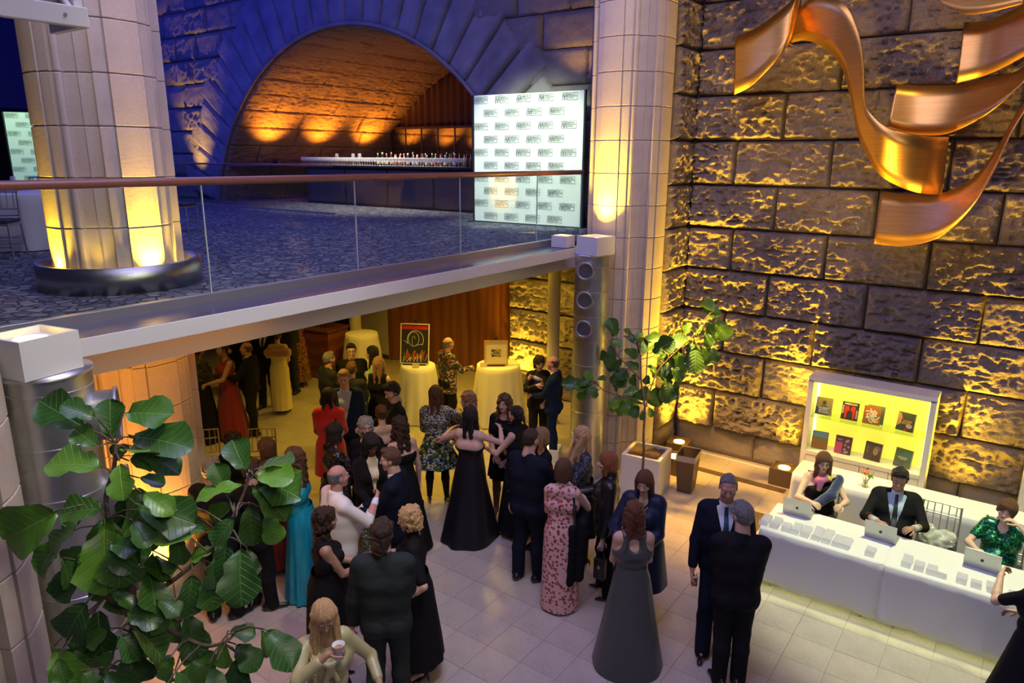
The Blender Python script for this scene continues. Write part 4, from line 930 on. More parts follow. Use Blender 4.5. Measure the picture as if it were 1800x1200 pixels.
P('grey_curly', 'woman with grey curls, spectacles and a black bead necklace', -6.10, 5.42, 1.70, 170, skin='fair', hair=('curly_short', 'grey'), arms=('belly', 'hold'), glasses=True, wear='dress', top='dress_black', neck='scoop', sleeve=.9, hem=.2, rh=.13)
P('velvet', 'woman with black fringe, velvet jacket, beige collar and green patterned skirt', -5.61, 5.05, 1.72, 168, skin='dark', hair=('fringe_bob', 'black'), arms=('belly', 'belly'), look=(-8, 18), wear='suit', jm='velvet', shirt='shirt_cream', tie=None, trousers='green_pattern', open=(.60, .04), shoe='heel')
P('navy_clasp', 'man with brown hair in a dark navy suit, hands folded at his chest', -4.96, 4.75, 1.82, 285, True, skin='fair', hair=('short', 'brown'), arms=('clasp', 'clasp'), look=(-6, 8), jm='suit_midnight')
P('dark_wavy_gown', 'woman with long dark waves in a black gown, small black bag at her side', -5.72, 5.62, 1.72, 330, skin='fair', hair=('wavy', 'dark_brown'), arms=('down', 'belly'), wear='dress', top='dress_black', neck='strapless', hem=.02, rh=.2, fold=.04)
P('updo', 'woman with a pinned up brown updo and bare back in black', -6.33, 5.90, 1.66, 345, skin='pale', hair=('updo', 'chestnut'), arms=('hold', 'belly'), wear='dress', top='dress_black', neck='strapless', zc=.72, hem=.05, rh=.17)
P('black_suit_beard', 'man with black hair and short beard in an all black suit looking down', -6.52, 6.31, 1.82, 255, True, skin='fair', hair=('short_messy', 'black'), arms=('hold', 'hold'), look=(-10, 22), jm='suit_black', shirt='shirt_black', tie=None)
P('red_coat', 'woman with long dark hair in a bright red coat', -7.30, 5.85, 1.70, 12, skin='tan', hair=('long', 'black'), arms=('belly', 'belly'), wear='dress', top='coat_red', coat=True, loose=.014, neck='high', sleeve=.95, sl=.010, hem=.30, rh=.135, fold=.012, nf=5, tights='tights', noun='coat', hipw=1.08)
P('blue_blazer', 'man in a blue blazer and open pale blue shirt facing the red coat', -7.50, 6.31, 1.82, 188, True, skin='fair', hair=('short', 'dark_blond'), arms=('down', 'down2'), look=(0, 10), jm='suit_blue', shirt='shirt_blue', tie=None, open=(.56, .06))
P('grey_suit', 'grey haired man in a dark suit turned towards the man with spectacles', -8.80, 7.10, 1.68, 62, True, skin='ruddy', hair=('short', 'salt'), arms=('belly', 'down'), jm='suit_charcoal')
P('glasses_suit', 'dark haired man with spectacles in a dark suit in front of the round post', -8.70, 7.50, 1.76, 178, True, skin='fair', hair=('short', 'black'), arms=('down', 'belly'), glasses=True, jm='suit_black', shirt='shirt_black', tie=None)
P('brownback', 'person with short brown hair half hidden behind the blue blazer', -8.12, 6.98, 1.66, 15, True, skin='fair', hair=('short', 'brown'), arms=('belly', 'belly'), jm='suit_charcoal')
P('green_dress', 'dark haired woman in a pale green dress behind the blond woman', -8.45, 7.75, 1.70, 275, skin='fair', hair=('long_mid', 'black'), arms=('hold', 'low'), wear='dress', top='dress_green_pale', neck='scoop', sleeve=.9, sl=.01, hem=.03, rh=.17, fold=.06)
P('blond_black', 'woman with straight blond hair in a black velvet dress, back turned', -7.95, 7.38, 1.68, 20, skin='pale', hair=('long', 'dark_blond'), arms=('belly', 'belly'), wear='dress', top='velvet', neck='high', hem=.05, rh=.17)
P('floral_jacket', 'bald man in a colourful floral jacket holding a drink by the art tables', -7.98, 9.05, 1.66, 60, True, skin='ruddy', hair=('balding', 'salt'), arms=('hold', 'down'), jm='floral_jacket', trousers='suit_black', jz=.40, tie=None, girth=1.05)
P('floral_dress', 'woman in a dotted top and green floral skirt with black tights, back turned', -6.19, 6.76, 1.72, 8, skin='fair', hair=('long_mid', 'chestnut'), arms=('reach', 'belly'), wear='dress', top='dots', skirt='floral_skirt', neck='high', sleeve=.95, sl=.012, hem=.36, rh=.19, fold=.09, nf=8, tights='tights', feet=((.075, 0), (.065, 0)))
P('wavy_lace', 'smiling woman with light brown waves in dark lace, facing the dotted top', -5.78, 6.98, 1.66, 262, skin='fair', hair=('wavy', 'dark_blond'), arms=('low', 'hold'), wear='dress', top='lace', neck='scoop', sleeve=.75, hem=.26, rh=.13, tights='tights')
P('gown_strapless', 'woman with straight dark hair in a strapless black train gown', -5.28, 6.38, 1.72, 20, skin='pale', hair=('long_mid', 'black'), arms=('gest', 'touch'), wear='dress', top='dress_satin_black', neck='strapless', zc=.715, hem=.004, rh=.215, fold=.05, nf=7, train=.05)
P('long_brown', 'woman with very long brown hair in a short black dress and earrings, facing us', -5.24, 7.05, 1.72, 192, skin='fair', hair=('wavy', 'brown'), arms=('belly', 'hold'), look=(12, 2), wear='dress', top='dress_black', neck='scoop', sleeve=.3, hem=.33, rh=.13, tights='nylon')
P('bun', 'woman with a low dark bun in a sleeveless black dress, turned left', -4.84, 6.78, 1.72, 305, skin='pale', hair=('bun', 'black'), arms=('low', 'hold'), wear='dress', top='dress_black', neck='high', hem=.04, rh=.16, fold=.05)
P('navy_back', 'man with thinning hair in a large navy suit, back turned', -4.10, 5.98, 1.84, 35, True, skin='fair', hair=('thin', 'dark_brown'), arms=('hold', 'down'), look=(8, 12), jm='suit_navy', girth=1.14, cell=.013)
P('hidden_skirt', 'woman in a dark dress and sheer black tights behind the navy suit', -4.30, 6.52, 1.64, 250, skin='fair', hair=('bob', 'dark_blond'), arms=('belly', 'hold'), wear='dress', top='dress_black', neck='scoop', sleeve=.9, hem=.34, rh=.14, tights='tights')
P('pink', 'woman with a brown bob in a pink gown of red rosettes', -3.54, 5.78, 1.70, 10, skin='pale', hair=('bob', 'brown'), arms=('hold', 'belly'), wear='dress', top='pink_floral', neck='high', hem=.015, rh=.12, fold=.02, nf=4, cell=.013)
P('laced_blond', 'laughing blond woman in a navy dress with silver beading', -3.80, 6.62, 1.74, 262, skin='pale', hair=('long', 'blond'), arms=('low', 'hold'), look=(0, 2), wear='dress', top='lace_navy', skirt='dress_black', neck='scoop', sleeve=.45, hem=.25, rh=.13, tights='tights')
P('ginger', 'woman with a ginger bob in a black leather jacket holding a wine glass', -3.25, 6.24, 1.70, 272, skin='pale', hair=('bob', 'ginger'), arms=('hold', 'down'), wear='trousers', top='leather', skirt='dress_black', coat=True, neck='high', sleeve=.95, sl=.012, loose=.012, hem=.55, cell=.0135)
P('navy_coat', 'auburn haired woman in a navy evening coat facing the grey gown', -2.75, 6.05, 1.70, 190, skin='pale', hair=('bob', 'auburn'), arms=('hold', 'belly'), look=(4, 16), wear='dress', top='coat_navy', coat=True, loose=.02, neck='deep', sleeve=.85, sl=.014, hem=.27, rh=.165, fold=.02, nf=6, noun='coat', hipw=1.15, girth=1.08, shoe_mat='shoe_blue', cell=.013)
P('grey_gown', 'woman with wavy auburn hair in a full grey satin gown with crossed back straps', -2.54, 5.41, 1.68, 350, skin='fair', hair=('wavy_mid', 'auburn'), arms=('belly', 'belly'), wear='dress', top='dress_grey', neck='halter', hem=.008, rh=.20, fold=.015, nf=5, cell=.0125)
P('grey_man', 'grey haired man in a navy suit and teal tie holding a tumbler', -1.95, 6.14, 1.86, 172, True, skin='ruddy', hair=('thin', 'salt'), arms=('down2', 'down'), look=(4, 14), jm='suit_navy', tie='tie_blue', cell=.013, feet=((.07, .09), (.05, -.02)))
P('black_man', 'grey haired man seen from behind in a black suit at the desk corner', -1.67, 5.75, 1.80, 350, True, skin='fair', hair=('short', 'salt'), arms=('belly', 'belly'), look=(-25, 6), jm='suit_black', shirt='shirt_black', tie=None, glasses=True, cell=.012, feet=((.045, -.04), (.05, -.05)), girth=1.05, toe=25)
P('edge', 'woman in a black gown at the right edge beside the welcome desk', .52, 6.55, 1.70, 318, skin='fair', hair=('bun', 'dark_brown'), arms=('belly', 'drink'), wear='dress', top='dress_black', neck='high', sleeve=.36, hem=.004, rh=.22, fold=.04, cell=.013)
P('stone_w', 'woman with short black curls in a trouser suit by the lit stone', -6.12, 9.16, 1.62, 170, skin='fair', hair=('curly_short', 'black'), arms=('drink', 'belly'), look=(-10, 20), jm='suit_black', shirt='shirt_black', tie=None)
P('stone_m', 'balding man in a blue suit beside the slim post and lit stone', -5.76, 9.05, 1.70, 282, True, skin='ruddy', hair=('balding', 'brown'), arms=('drink', 'clasp'), jm='suit_blue')
P('turq', 'woman with brown waves in a turquoise satin gown behind the fig leaves', -5.90, 4.26, 1.74, 285, skin='pale', hair=('wavy', 'brown'), arms=('hold', 'hold'), wear='dress', top='dress_teal', neck='oneshoulder', hem=.012, rh=.14, fold=.07, nf=11)
P('l_man', 'grey haired man in a black suit behind the fig leaves beside the column', -6.24, 3.50, 1.80, 40, True, skin='ruddy', hair=('short', 'salt'), arms=('belly', 'down'), jm='suit_black', toe=30)
P('l_man2', 'man in a black suit half hidden by fig leaves, feet towards us', -6.08, 3.84, 1.70, 60, True, skin='fair', hair=('short', 'dark_brown'), arms=('belly', 'belly'), jm='suit_black', toe=30)
P('l_curl', 'person with dark curls in black behind the grey haired man', -7.10, 4.30, 1.62, 20, skin='tan', hair=('curly', 'dark_brown'), arms=('belly', 'belly'), wear='dress', top='dress_black', neck='high', sleeve=.9, hem=.1, rh=.15)
P('l_brown', 'brown haired woman in dark red behind the fig leaves', -6.62, 4.42, 1.62, 300, skin='ruddy', hair=('bob', 'brown'), arms=('hold', 'belly'), wear='dress', top='dress_red', neck='scoop', hem=.05, rh=.15)
P('lace_l', 'woman in a long black gown with lace sleeves beside the orange lit column', -10.88, 6.11, 1.70, 55, skin='tan', hair=('updo', 'black'), arms=('belly', 'belly'), wear='dress', top='lace', skirt='dress_black', neck='scoop', sleeve=.9, sl=.01, hem=.01, rh=.18)
P('red_l', 'woman in a long dark red gown behind the black lace', -10.67, 6.45, 1.68, 250, skin='tan', hair=('updo', 'dark_brown'), arms=('clasp', 'clasp'), wear='dress', top='dress_red', neck='scoop', hem=.01, rh=.19, fold=.07)
P('bald_tux', 'bald man in a dinner suit holding a glass under the upper floor', -10.45, 6.75, 1.66, 290, True, skin='ruddy', hair=('balding', 'brown'), arms=('hold', 'hold'), jm='suit_black')
P('dark1', 'tall man in a dinner suit behind the cream gown', -11.43, 7.75, 1.76, 200, True, skin='fair', hair=('short', 'dark_brown'), arms=('down', 'down'), jm='suit_black')
P('cream', 'woman in a long cream gown with a brown fur stole', -10.95, 7.70, 1.62, 15, skin='fair', hair=('updo', 'dark_brown'), arms=('belly', 'hold'), wear='dress', top='dress_cream', neck='strapless', hem=.06, rh=.115, fold=.03)
P('dark2', 'man in black by the wooden bar, back turned', -11.72, 8.45, 1.78, 20, True, skin='fair', hair=('short', 'black'), arms=('belly', 'belly'), jm='suit_charcoal')
P('leop', 'woman in a leopard print dress by the wooden bar', -12.05, 8.95, 1.70, 300, skin='fair', hair=('long_mid', 'dark_brown'), arms=('hold', 'belly'), wear='dress', top='leopard', neck='scoop', hem=.08, rh=.14)
P('dark3', 'man in black at the far back under the upper floor', -12.9, 8.0, 1.66, 190, True, skin='fair', hair=('short', 'black'), arms=('belly', 'down'), jm='suit_black')
# three staff at the registration desk
P('desk_a', 'woman with brown hair in a black one shoulder dress seated behind the left laptop', -1.62, 8.62, 1.70, 168, skin='pale', hair=('long_mid', 'chestnut'), arms=('desk', 'desk'), look=(0, 12), sit=True, glasses=True, wear='dress', top='dress_black', neck='oneshoulder', os=-1, girth=1.14, cell=.013)
P('desk_b', 'dark haired man in a dark suit and striped shirt seated behind the middle laptop', -.80, 8.58, 1.76, 176, True, skin='tan', hair=('short_messy', 'black'), arms=('desk', 'desk'), look=(4, 12), sit=True, jm='suit_black', shirt='shirt_blue', tie='tie_dark', girth=1.15, open=(.60, .06), cell=.013)
P('desk_c', 'smiling woman with a brown pixie cut in green sequins, head resting on her hand', .22, 8.52, 1.66, 184, skin='pale', hair=('pixie', 'chestnut'), arms=('desk', 'cheek'), look=(0, 6), roll=-14, sit=True, wear='dress', top='sequin_green', neck='deep', sleeve=.28, sl=.006, girth=1.12, cell=.012)

drape('pink', 'shawl', [((.22, .10, 1.06), (.24, -.02, .92), .055, .07), ((.22, -.02, 1.02), (.20, -.06, .42), .075, .06), ((.13, -.10, .98), (.12, -.13, .38), .05, .05)], 'dress_black', lab='black shawl over the arm')
drape('pink', 'bag_strap', [((.12, -.06, 1.385), (.15, -.115, 1.2), .014, .014), ((.15, -.115, 1.2), (.17, -.10, 1.0), .014, .014)], 'leather', .008)
drape('desk_a', 'stole', [((-.20, .02, 0.97), (-.10, .17, 0.85), .055, .06), ((-.10, .17, 0.85), (.10, .19, 0.67), .06, .055), ((-.20, -.02, 0.97), (-.12, -.13, 0.85), .055, .05)], 'stole_blue', lab='deep blue fur stole')
drape('desk_a', 'scarf', [((-.07, .08, 1.00), (.06, .10, 0.97), .032, .036), ((.02, .11, 0.97), (.04, .14, 0.89), .04, .03), ((-.07, .08, 1.00), (0, -.05, 1.04), .03, .03), ((.06, .1, 0.97), (0, -.05, 1.04), .03, .03)], 'print_pink', lab='pink and yellow printed scarf')
drape('blond_cup', 'bow', [((-.07, .16, 1.30), (.0, .17, 1.27), .022, .012), ((.07, .16, 1.30), (0, .17, 1.27), .022, .012), ((0, .17, 1.27), (-.04, .17, 1.14), .014, .02), ((0, .17, 1.27), (.04, .17, 1.14), .014, .02)], 'blouse_gold', .009)
drape('blond_cup', 'bag_chain', [((.13, .02, 1.385), (.10, .14, 1.2), .008, .008), ((.10, .14, 1.2), (.13, .14, 1.0), .008, .008)], 'gold_chair', .006, lab='gold chain strap')
drape('red_coat', 'bag_strap', [((.10, -.05, 1.39), (.11, -.14, 1.2), .018, .018), ((.11, -.14, 1.2), (.12, -.17, .85), .018, .016)], 'leather', .009, lab='black shoulder strap')
drape('cream', 'fur_stole', [((-.16, -.06, 1.2), (.16, -.06, 1.2), .085, .085), ((-.17, -.02, 1.2), (-.15, .12, 1.12), .07, .06), ((.17, -.02, 1.2), (.15, .12, 1.12), .07, .06)], 'fur', lab='brown fur stole')
necklace('grey_curly', 1.70, M['black'], .011, 18, (.075, .095), .812, .075)
necklace('navy_coat', 1.70, M['art_white'] if 'art_white' in M else M['white'], .006, 26, (.07, .09), .815, .07)
FIG_A = [(-3.92, 1.6, 3.32, -0.08, -0.12, 0.11), (-4.1, 1.73, 3.11, -0.03, 0.02, 0.22), (-3.96, 1.75, 3.3, 0.22, 0.11, 0.04), (-3.98, 1.77, 3.15, 0.35, 0.13, 0.04), (-3.88, 1.57, 3.18, -0.12, -0.06, 0.09), (-4.13, 1.69, 2.94, -0.21, -0.2, 0.11), (-4.01, 1.79, 3.08, -0.09, -0.08, -0.05), (-3.88, 1.71, 3.05, 0.14, 0.06, 0.03), (-3.83, 1.64, 3.09, 0.13, -0.07, -0.15), (-4, 1.8, 2.88, 0.05, 0.04, -0.01), (-3.63, 1.64, 2.96, 0.17, 0.05, -0.06), (-4.07, 1.74, 2.79, 0.12, -0.04, -0.23), (-3.84, 1.55, 2.84, -0.16, -0.18, 0.02), (-3.87, 1.42, 2.81, -0.12, -0.17, -0.16), (-3.94, 1.57, 2.77, 0.12, -0.09, -0.27), (-3.71, 1.65, 2.83, 0.1, 0.04, -0.06), (-3.75, 1.57, 2.7, 0.07, -0.1, -0.24), (-3.93, 1.45, 2.63, -0.09, -0.1, -0.1), (-4.15, 1.5, 2.39, -0.05, -0.17, -0.14), (-4, 1.52, 2.42, 0.05, -0.03, -0.17), (-3.99, 1.66, 2.29, 0.04, -0.1, -0.12), (-3.81, 1.38, 2.38, -0.06, -0.16, -0.2), (-4, 1.49, 2.2, 0.14, -0.1, -0.23), (-3.86, 1.73, 2.3, 0.07, -0.04, -0.15), (-3.89, 1.68, 2.38, 0.19, 0.1, 0.1), (-3.55, 1.76, 2.7, 0.08, -0.05, -0.14), (-3.81, 1.8, 2.51, -0.06, -0.11, 0), (-3.78, 1.64, 2.53, 0.21, 0.06, -0.07), (-3.62, 1.46, 2.33, 0.17, 0.09, -0.02), (-3.87, 1.58, 2.08, 0.15, 0.02, -0.13), (-3.53, 1.6, 2.37, 0.12, 0.04, -0.03), (-3.64, 1.72, 2.15, 0.08, -0.03, -0.11), (-3.47, 1.78, 2.48, 0.07, -0.08, -0.22), (-3.45, 1.85, 2.44, 0.12, -0.05, -0.14), (-3.43, 1.91, 2.56, -0.09, -0.1, -0.01), (-3.47, 1.9, 2.66, -0.18, -0.11, 0.07), (-3.21, 1.92, 2.84, -0.03, -0.14, -0.11), (-3.48, 2.17, 2.73, 0.1, -0.07, -0.2), (-3.35, 1.93, 2.64, 0.03, -0.07, -0.21), (-3.29, 2.01, 2.58, 0.11, -0.04, -0.11), (-3.4, 1.99, 2.33, 0.04, -0.03, -0.08), (-3.35, 2.19, 2.71, 0.09, -0.01, -0.17), (-3.33, 2.1, 2.92, 0.26, 0.03, -0.08), (-3.37, 2.12, 2.97, 0.21, 0.12, 0.1), (-3.24, 2.06, 3.01, 0.2, 0.09, 0.02), (-3.51, 2.19, 2.9, -0.1, -0.01, 0.18), (-3.44, 2.14, 2.86, -0.13, -0.22, 0.03), (-3.56, 2.08, 2.79, -0.02, -0.03, 0.18), (-3.49, 2.08, 2.76, -0.07, -0.12, -0.05), (-3.61, 1.87, 2.76, -0.06, -0.05, 0.03), (-3.87, 1.21, 2.1, 0.09, -0.03, -0.09), (-4.01, 1.33, 1.95, -0.07, -0.1, -0.1), (-3.73, 1.5, 1.97, 0.09, -0, -0.1), (-3.74, 1.44, 2.06, -0.04, -0.09, -0.09), (-3.66, 1.57, 1.99, 0.14, 0.05, -0.03), (-3.56, 1.69, 1.98, 0.2, 0.07, -0.06), (-3.38, 1.56, 2.1, -0, -0.05, -0.11), (-3.22, 1.77, 2.15, 0.04, -0.03, -0.08), (-3.38, 1.93, 1.96, 0.17, 0.02, -0.07), (-3.32, 1.93, 1.89, 0.02, -0.08, -0.09), (-3.08, 1.92, 2.2, 0.11, -0.02, -0.09), (-3.36, 1.89, 2.08, 0.11, 0.07, 0), (-3.2, 1.67, 2.07, -0.04, -0.06, -0.08), (-4.04, 1.44, 2.09, -0.02, -0.09, -0.16), (-3.77, 1.5, 2.67, 0.15, 0.06, 0.01), (-4, 1.4, 2.54, 0.06, -0, -0.12), (-3.74, 1.46, 2.41, 0.13, 0.05, -0.03), (-3.8, 1.28, 2, 0.07, 0.02, -0.05), (-3.97, 1.59, 2.46, 0.19, 0.11, 0.11), (-3.72, 1.62, 2.62, 0.1, 0.06, 0.07), (-3.62, 1.42, 2.23, 0.13, 0.03, -0.1), (-4.01, 1.28, 2.04, 0.12, 0.04, -0.11), (-3.68, 1.35, 2.01, 0.13, 0.01, -0.06)]
FIG_B = [(-4.65, 8.85, 2.21, 0.03, -0.01, 0.17), (-4.51, 8.47, 2.27, 0.15, 0.09, -0.04), (-4.64, 8.76, 2.13, 0.07, -0.07, -0.14), (-4.52, 8.72, 2.03, -0.06, -0.13, -0.17), (-4.44, 8.77, 2.08, 0.2, 0.06, -0.04), (-4.36, 8.86, 2.26, -0.06, -0.02, 0.11), (-4.28, 8.83, 2.23, 0.04, 0.04, 0.1), (-4.23, 8.95, 1.97, 0.01, -0.05, 0.26), (-4.32, 9.06, 2.14, 0.25, 0.12, 0.1), (-4.2, 8.83, 2.02, 0.08, 0.09, 0.2), (-4.21, 8.66, 2.22, -0.04, -0.01, 0.08), (-4.39, 8.69, 1.98, -0.08, -0.13, -0.13), (-4.33, 8.67, 1.95, 0.17, 0.02, -0.06), (-4.32, 8.73, 1.84, -0.1, -0.18, -0.12), (-4.35, 8.54, 1.81, -0.08, -0.1, -0.12), (-4.19, 8.7, 1.8, -0.02, -0.08, -0.15), (-4.12, 8.88, 1.88, 0.17, 0.01, -0.03), (-4.1, 8.94, 1.74, -0.01, -0.05, -0.1), (-4.09, 9.09, 1.79, 0.2, 0, -0.11), (-3.97, 9.08, 1.77, 0.18, -0.05, -0.16), (-3.83, 9.29, 2.07, 0.09, -0.2, -0.31), (-3.84, 8.94, 1.73, 0.13, -0.15, -0.25), (-4.03, 9.09, 1.55, 0.02, -0.1, -0.27), (-3.94, 9.03, 1.52, 0.17, 0.03, -0.06), (-3.73, 9.08, 1.71, 0.02, -0.08, -0.14), (-3.64, 9.33, 2.23, 0.13, -0.21, -0.32), (-3.52, 9.46, 2.35, 0.12, -0.07, -0.17), (-3.42, 9.4, 2.17, 0.14, -0.06, -0.17), (-3.6, 9.56, 2.13, 0.11, -0.08, -0.26), (-4.01, 9.07, 2.12, 0.31, 0.09, 0.18), (-4.1, 9.04, 1.97, 0.12, 0.07, 0.09), (-3.52, 9.35, 2.49, -0.05, -0.1, -0.11), (-3.72, 9.47, 2.46, -0.07, -0.11, -0.12), (-3.48, 9.77, 2.49, 0.17, -0.01, -0.27), (-3.61, 9.67, 2.48, 0.16, 0.11, 0.13), (-3.56, 9.75, 2.52, -0.07, -0.07, 0.13), (-3.67, 9.26, 2.06, 0.11, -0.04, -0.18), (-4.7, 8.46, 1.64, -0.11, -0.1, 0.13), (-4.65, 8.32, 1.67, -0.14, -0.12, 0.02), (-4.7, 8.37, 1.6, -0.13, -0.21, 0.03), (-4.76, 8.37, 1.55, -0.07, -0.11, -0.15), (-4.74, 8.49, 1.54, 0.08, -0.04, -0.12), (-4.74, 8.57, 1.63, 0.11, 0.08, 0.04), (-4.45, 8.64, 1.47, -0.02, 0.02, 0.12), (-4.36, 8.65, 1.45, -0.09, -0.15, -0.15), (-4.27, 8.5, 1.53, 0.18, 0.06, 0.08), (-4.18, 8.5, 1.53, 0.07, -0.03, -0.12), (-4.26, 8.8, 1.34, -0.03, -0.1, -0.17), (-4.07, 8.59, 1.4, -0.01, -0.14, -0.13), (-3.99, 8.75, 1.33, 0.08, -0.03, -0.1), (-3.98, 8.55, 1.35, 0.03, -0.05, -0.12), (-4.08, 8.63, 1.59, -0.1, -0.14, -0.02), (-3.8, 8.91, 2.01, -0.03, -0.19, -0.15), (-3.75, 8.89, 1.94, 0.18, -0.01, -0.15), (-3.96, 8.65, 1.67, -0.06, -0.13, -0.16)]
STEM_A = [[(-3.71, 1.42, 1.7), (-3.73, 1.5, 1.97), (-3.74, 1.57, 2.24), (-3.84, 1.59, 2.51), (-3.96, 1.59, 2.8), (-3.96, 1.66, 3), (-3.97, 1.69, 3.13)], [(-3.74, 1.57, 2.24), (-3.66, 1.67, 2.33), (-3.52, 1.81, 2.48), (-3.41, 1.94, 2.64), (-3.35, 2.06, 2.87), (-3.34, 2.1, 2.98)], [(-3.74, 1.57, 2.2), (-3.63, 1.63, 2.16), (-3.51, 1.7, 2.09), (-3.39, 1.77, 2.04), (-3.3, 1.84, 2.07), (-3.27, 1.88, 2.12)], [(-3.74, 1.57, 2.24), (-3.89, 1.49, 2.3), (-3.97, 1.48, 2.45)], [(-3.84, 1.59, 2.51), (-3.98, 1.55, 2.69)]]
STEM_B = [[(-3.86, 8.4, 0.81), (-3.9, 8.45, 1.06), (-3.93, 8.52, 1.34), (-3.99, 8.55, 1.59), (-4.04, 8.57, 1.76), (-4.1, 8.64, 2.08), (-4.17, 8.65, 2.29)], [(-3.93, 8.54, 1.4), (-3.92, 8.62, 1.63), (-3.86, 8.76, 1.91), (-3.68, 8.97, 2.18), (-3.52, 9.15, 2.39), (-3.45, 9.25, 2.52), (-3.42, 9.31, 2.64)], [(-3.95, 8.53, 1.44), (-4.11, 8.45, 1.51), (-4.22, 8.37, 1.54), (-4.42, 8.25, 1.61), (-4.55, 8.19, 1.74)], [(-4.04, 8.58, 1.76), (-4.19, 8.52, 1.91), (-4.39, 8.43, 2.12)]]
BANDS = [[(-3.65, 10.08, 6.29, -3.54, 9.92, 5.54), (-3.33, 9.98, 6.37, -3.28, 9.82, 5.64), (-3.04, 9.93, 6.53, -3.01, 9.77, 5.88), (-2.88, 9.98, 6.68, -2.87, 9.82, 6.10), (-2.85, 10.18, 6.85, -2.88, 10.02, 6.29)], [(-2.96, 10.28, 6.19, -2.87, 10.12, 6.55), (-2.70, 10.08, 6.17, -2.63, 9.92, 6.64), (-2.39, 9.88, 6.01, -2.25, 9.72, 6.51), (-2.20, 9.83, 5.80, -2.03, 9.67, 6.17), (-2.07, 9.83, 5.48, -1.92, 9.67, 5.78), (-1.98, 9.88, 5.15, -1.87, 9.72, 5.40), (-1.87, 9.88, 4.88, -1.79, 9.72, 5.24), (-1.63, 9.83, 4.54, -1.58, 9.67, 5.07), (-1.34, 9.88, 4.37, -1.34, 9.72, 5.00), (-1.11, 10.03, 4.31, -1.12, 9.87, 4.97), (-0.97, 10.18, 4.31, -0.97, 10.02, 4.97)], [(-1.66, 10.38, 5.62, -1.67, 10.22, 5.10), (-1.39, 10.43, 5.59, -1.34, 10.27, 5.01), (-1.02, 10.38, 5.58, -1.04, 10.22, 5.01), (-0.67, 10.23, 5.62, -0.76, 10.07, 5.13), (-0.41, 10.08, 5.67, -0.53, 9.92, 5.30), (-0.22, 10.03, 5.77, -0.33, 9.87, 5.53)], [(-1.66, 10.38, 4.31, -1.65, 10.22, 3.65), (-1.32, 10.28, 4.29, -1.27, 10.12, 3.66), (-0.94, 10.13, 4.33, -0.91, 9.97, 3.81), (-0.64, 9.98, 4.53, -0.63, 9.82, 4.15), (-0.48, 9.93, 4.83, -0.46, 9.77, 4.59), (-0.36, 9.93, 5.18, -0.36, 9.77, 4.99), (-0.19, 9.98, 5.56, -0.23, 9.82, 5.34)], [(-1.03, 10.38, 6.27, -1.00, 10.22, 5.58), (-0.80, 10.33, 6.26, -0.77, 10.17, 5.63), (-0.59, 10.18, 6.31, -0.54, 10.02, 5.71), (-0.32, 9.98, 6.42, -0.26, 9.82, 5.86)], [(-1.40, 10.28, 6.72, -1.26, 10.12, 6.45), (-1.15, 10.18, 6.67, -1.03, 10.02, 6.31), (-0.87, 10.08, 6.62, -0.78, 9.92, 6.28), (-0.50, 9.98, 6.61, -0.45, 9.82, 6.32)]]
CARD_X = [-1.95, -1.83, -1.71, -1.61, -1.51, -1.39, -1.29, -1.18, -1.10, -0.86, -0.52, -0.41, -0.30, -0.21, -0.05, 0.07, 0.20, 0.37]
# ------------------------------------------------------------------ fiddle leaf figs
def leaf_mat(name, c1, c2, vein):
    m = bpy.data.materials.new(name); m.use_nodes = True; t = m.node_tree; b = t.nodes['Principled BSDF']; L = t.links.new
    tc = N(t, 'ShaderNodeTexCoord'); sx = N(t, 'ShaderNodeSeparateXYZ'); L(tc.outputs['Object'], sx.inputs[0])
    ab = N(t, 'ShaderNodeMath', operation='ABSOLUTE'); L(sx.outputs[0], ab.inputs[0])
    k = N(t, 'ShaderNodeMath', operation='MULTIPLY_ADD'); L(ab.outputs[0], k.inputs[0]); k.inputs[1].default_value = -.75; L(sx.outputs[1], k.inputs[2])
    s = N(t, 'ShaderNodeMath', operation='MULTIPLY'); L(k.outputs[0], s.inputs[0]); s.inputs[1].default_value = 52
    sn = N(t, 'ShaderNodeMath', operation='SINE'); L(s.outputs[0], sn.inputs[0])
    r1 = ramp(t, [(.93, (0, 0, 0)), (1, (1, 1, 1))]); L(sn.outputs[0], r1.inputs[0])
    r2_ = ramp(t, [(.004, (1, 1, 1)), (.014, (0, 0, 0))]); L(ab.outputs[0], r2_.inputs[0])
    mx = N(t, 'ShaderNodeMath', operation='MAXIMUM'); L(r1.outputs[0], mx.inputs[0]); L(r2_.outputs[0], mx.inputs[1])
    nz = N(t, 'ShaderNodeTexNoise', Scale=3.); L(tc.outputs['Object'], nz.inputs['Vector']); rp = ramp(t, [(.35, c1), (.7, c2)]); L(nz.outputs['Fac'], rp.inputs[0])
    mc = N(t, 'ShaderNodeMix', data_type='RGBA'); L(mx.outputs[0], mc.inputs[0]); L(rp.outputs[0], mc.inputs[6]); mc.inputs[7].default_value = (*vein, 1)
    L(mc.outputs[2], b.inputs['Base Color']); b.inputs['Roughness'].default_value = .34; b.inputs['Specular IOR Level'].default_value = .55
    bp = N(t, 'ShaderNodeBump', Strength=.5, Distance=.01); L(mx.outputs[0], bp.inputs['Height']); bp.invert = True; L(bp.outputs[0], b.inputs['Normal']); return m
LM = [leaf_mat('fig_leaf_dark', (.030, .10, .014), (.045, .14, .018), (.13, .24, .06)), leaf_mat('fig_leaf', (.05, .15, .016), (.075, .20, .022), (.16, .29, .07)), leaf_mat('fig_leaf_young', (.10, .27, .02), (.14, .32, .025), (.22, .40, .06))]
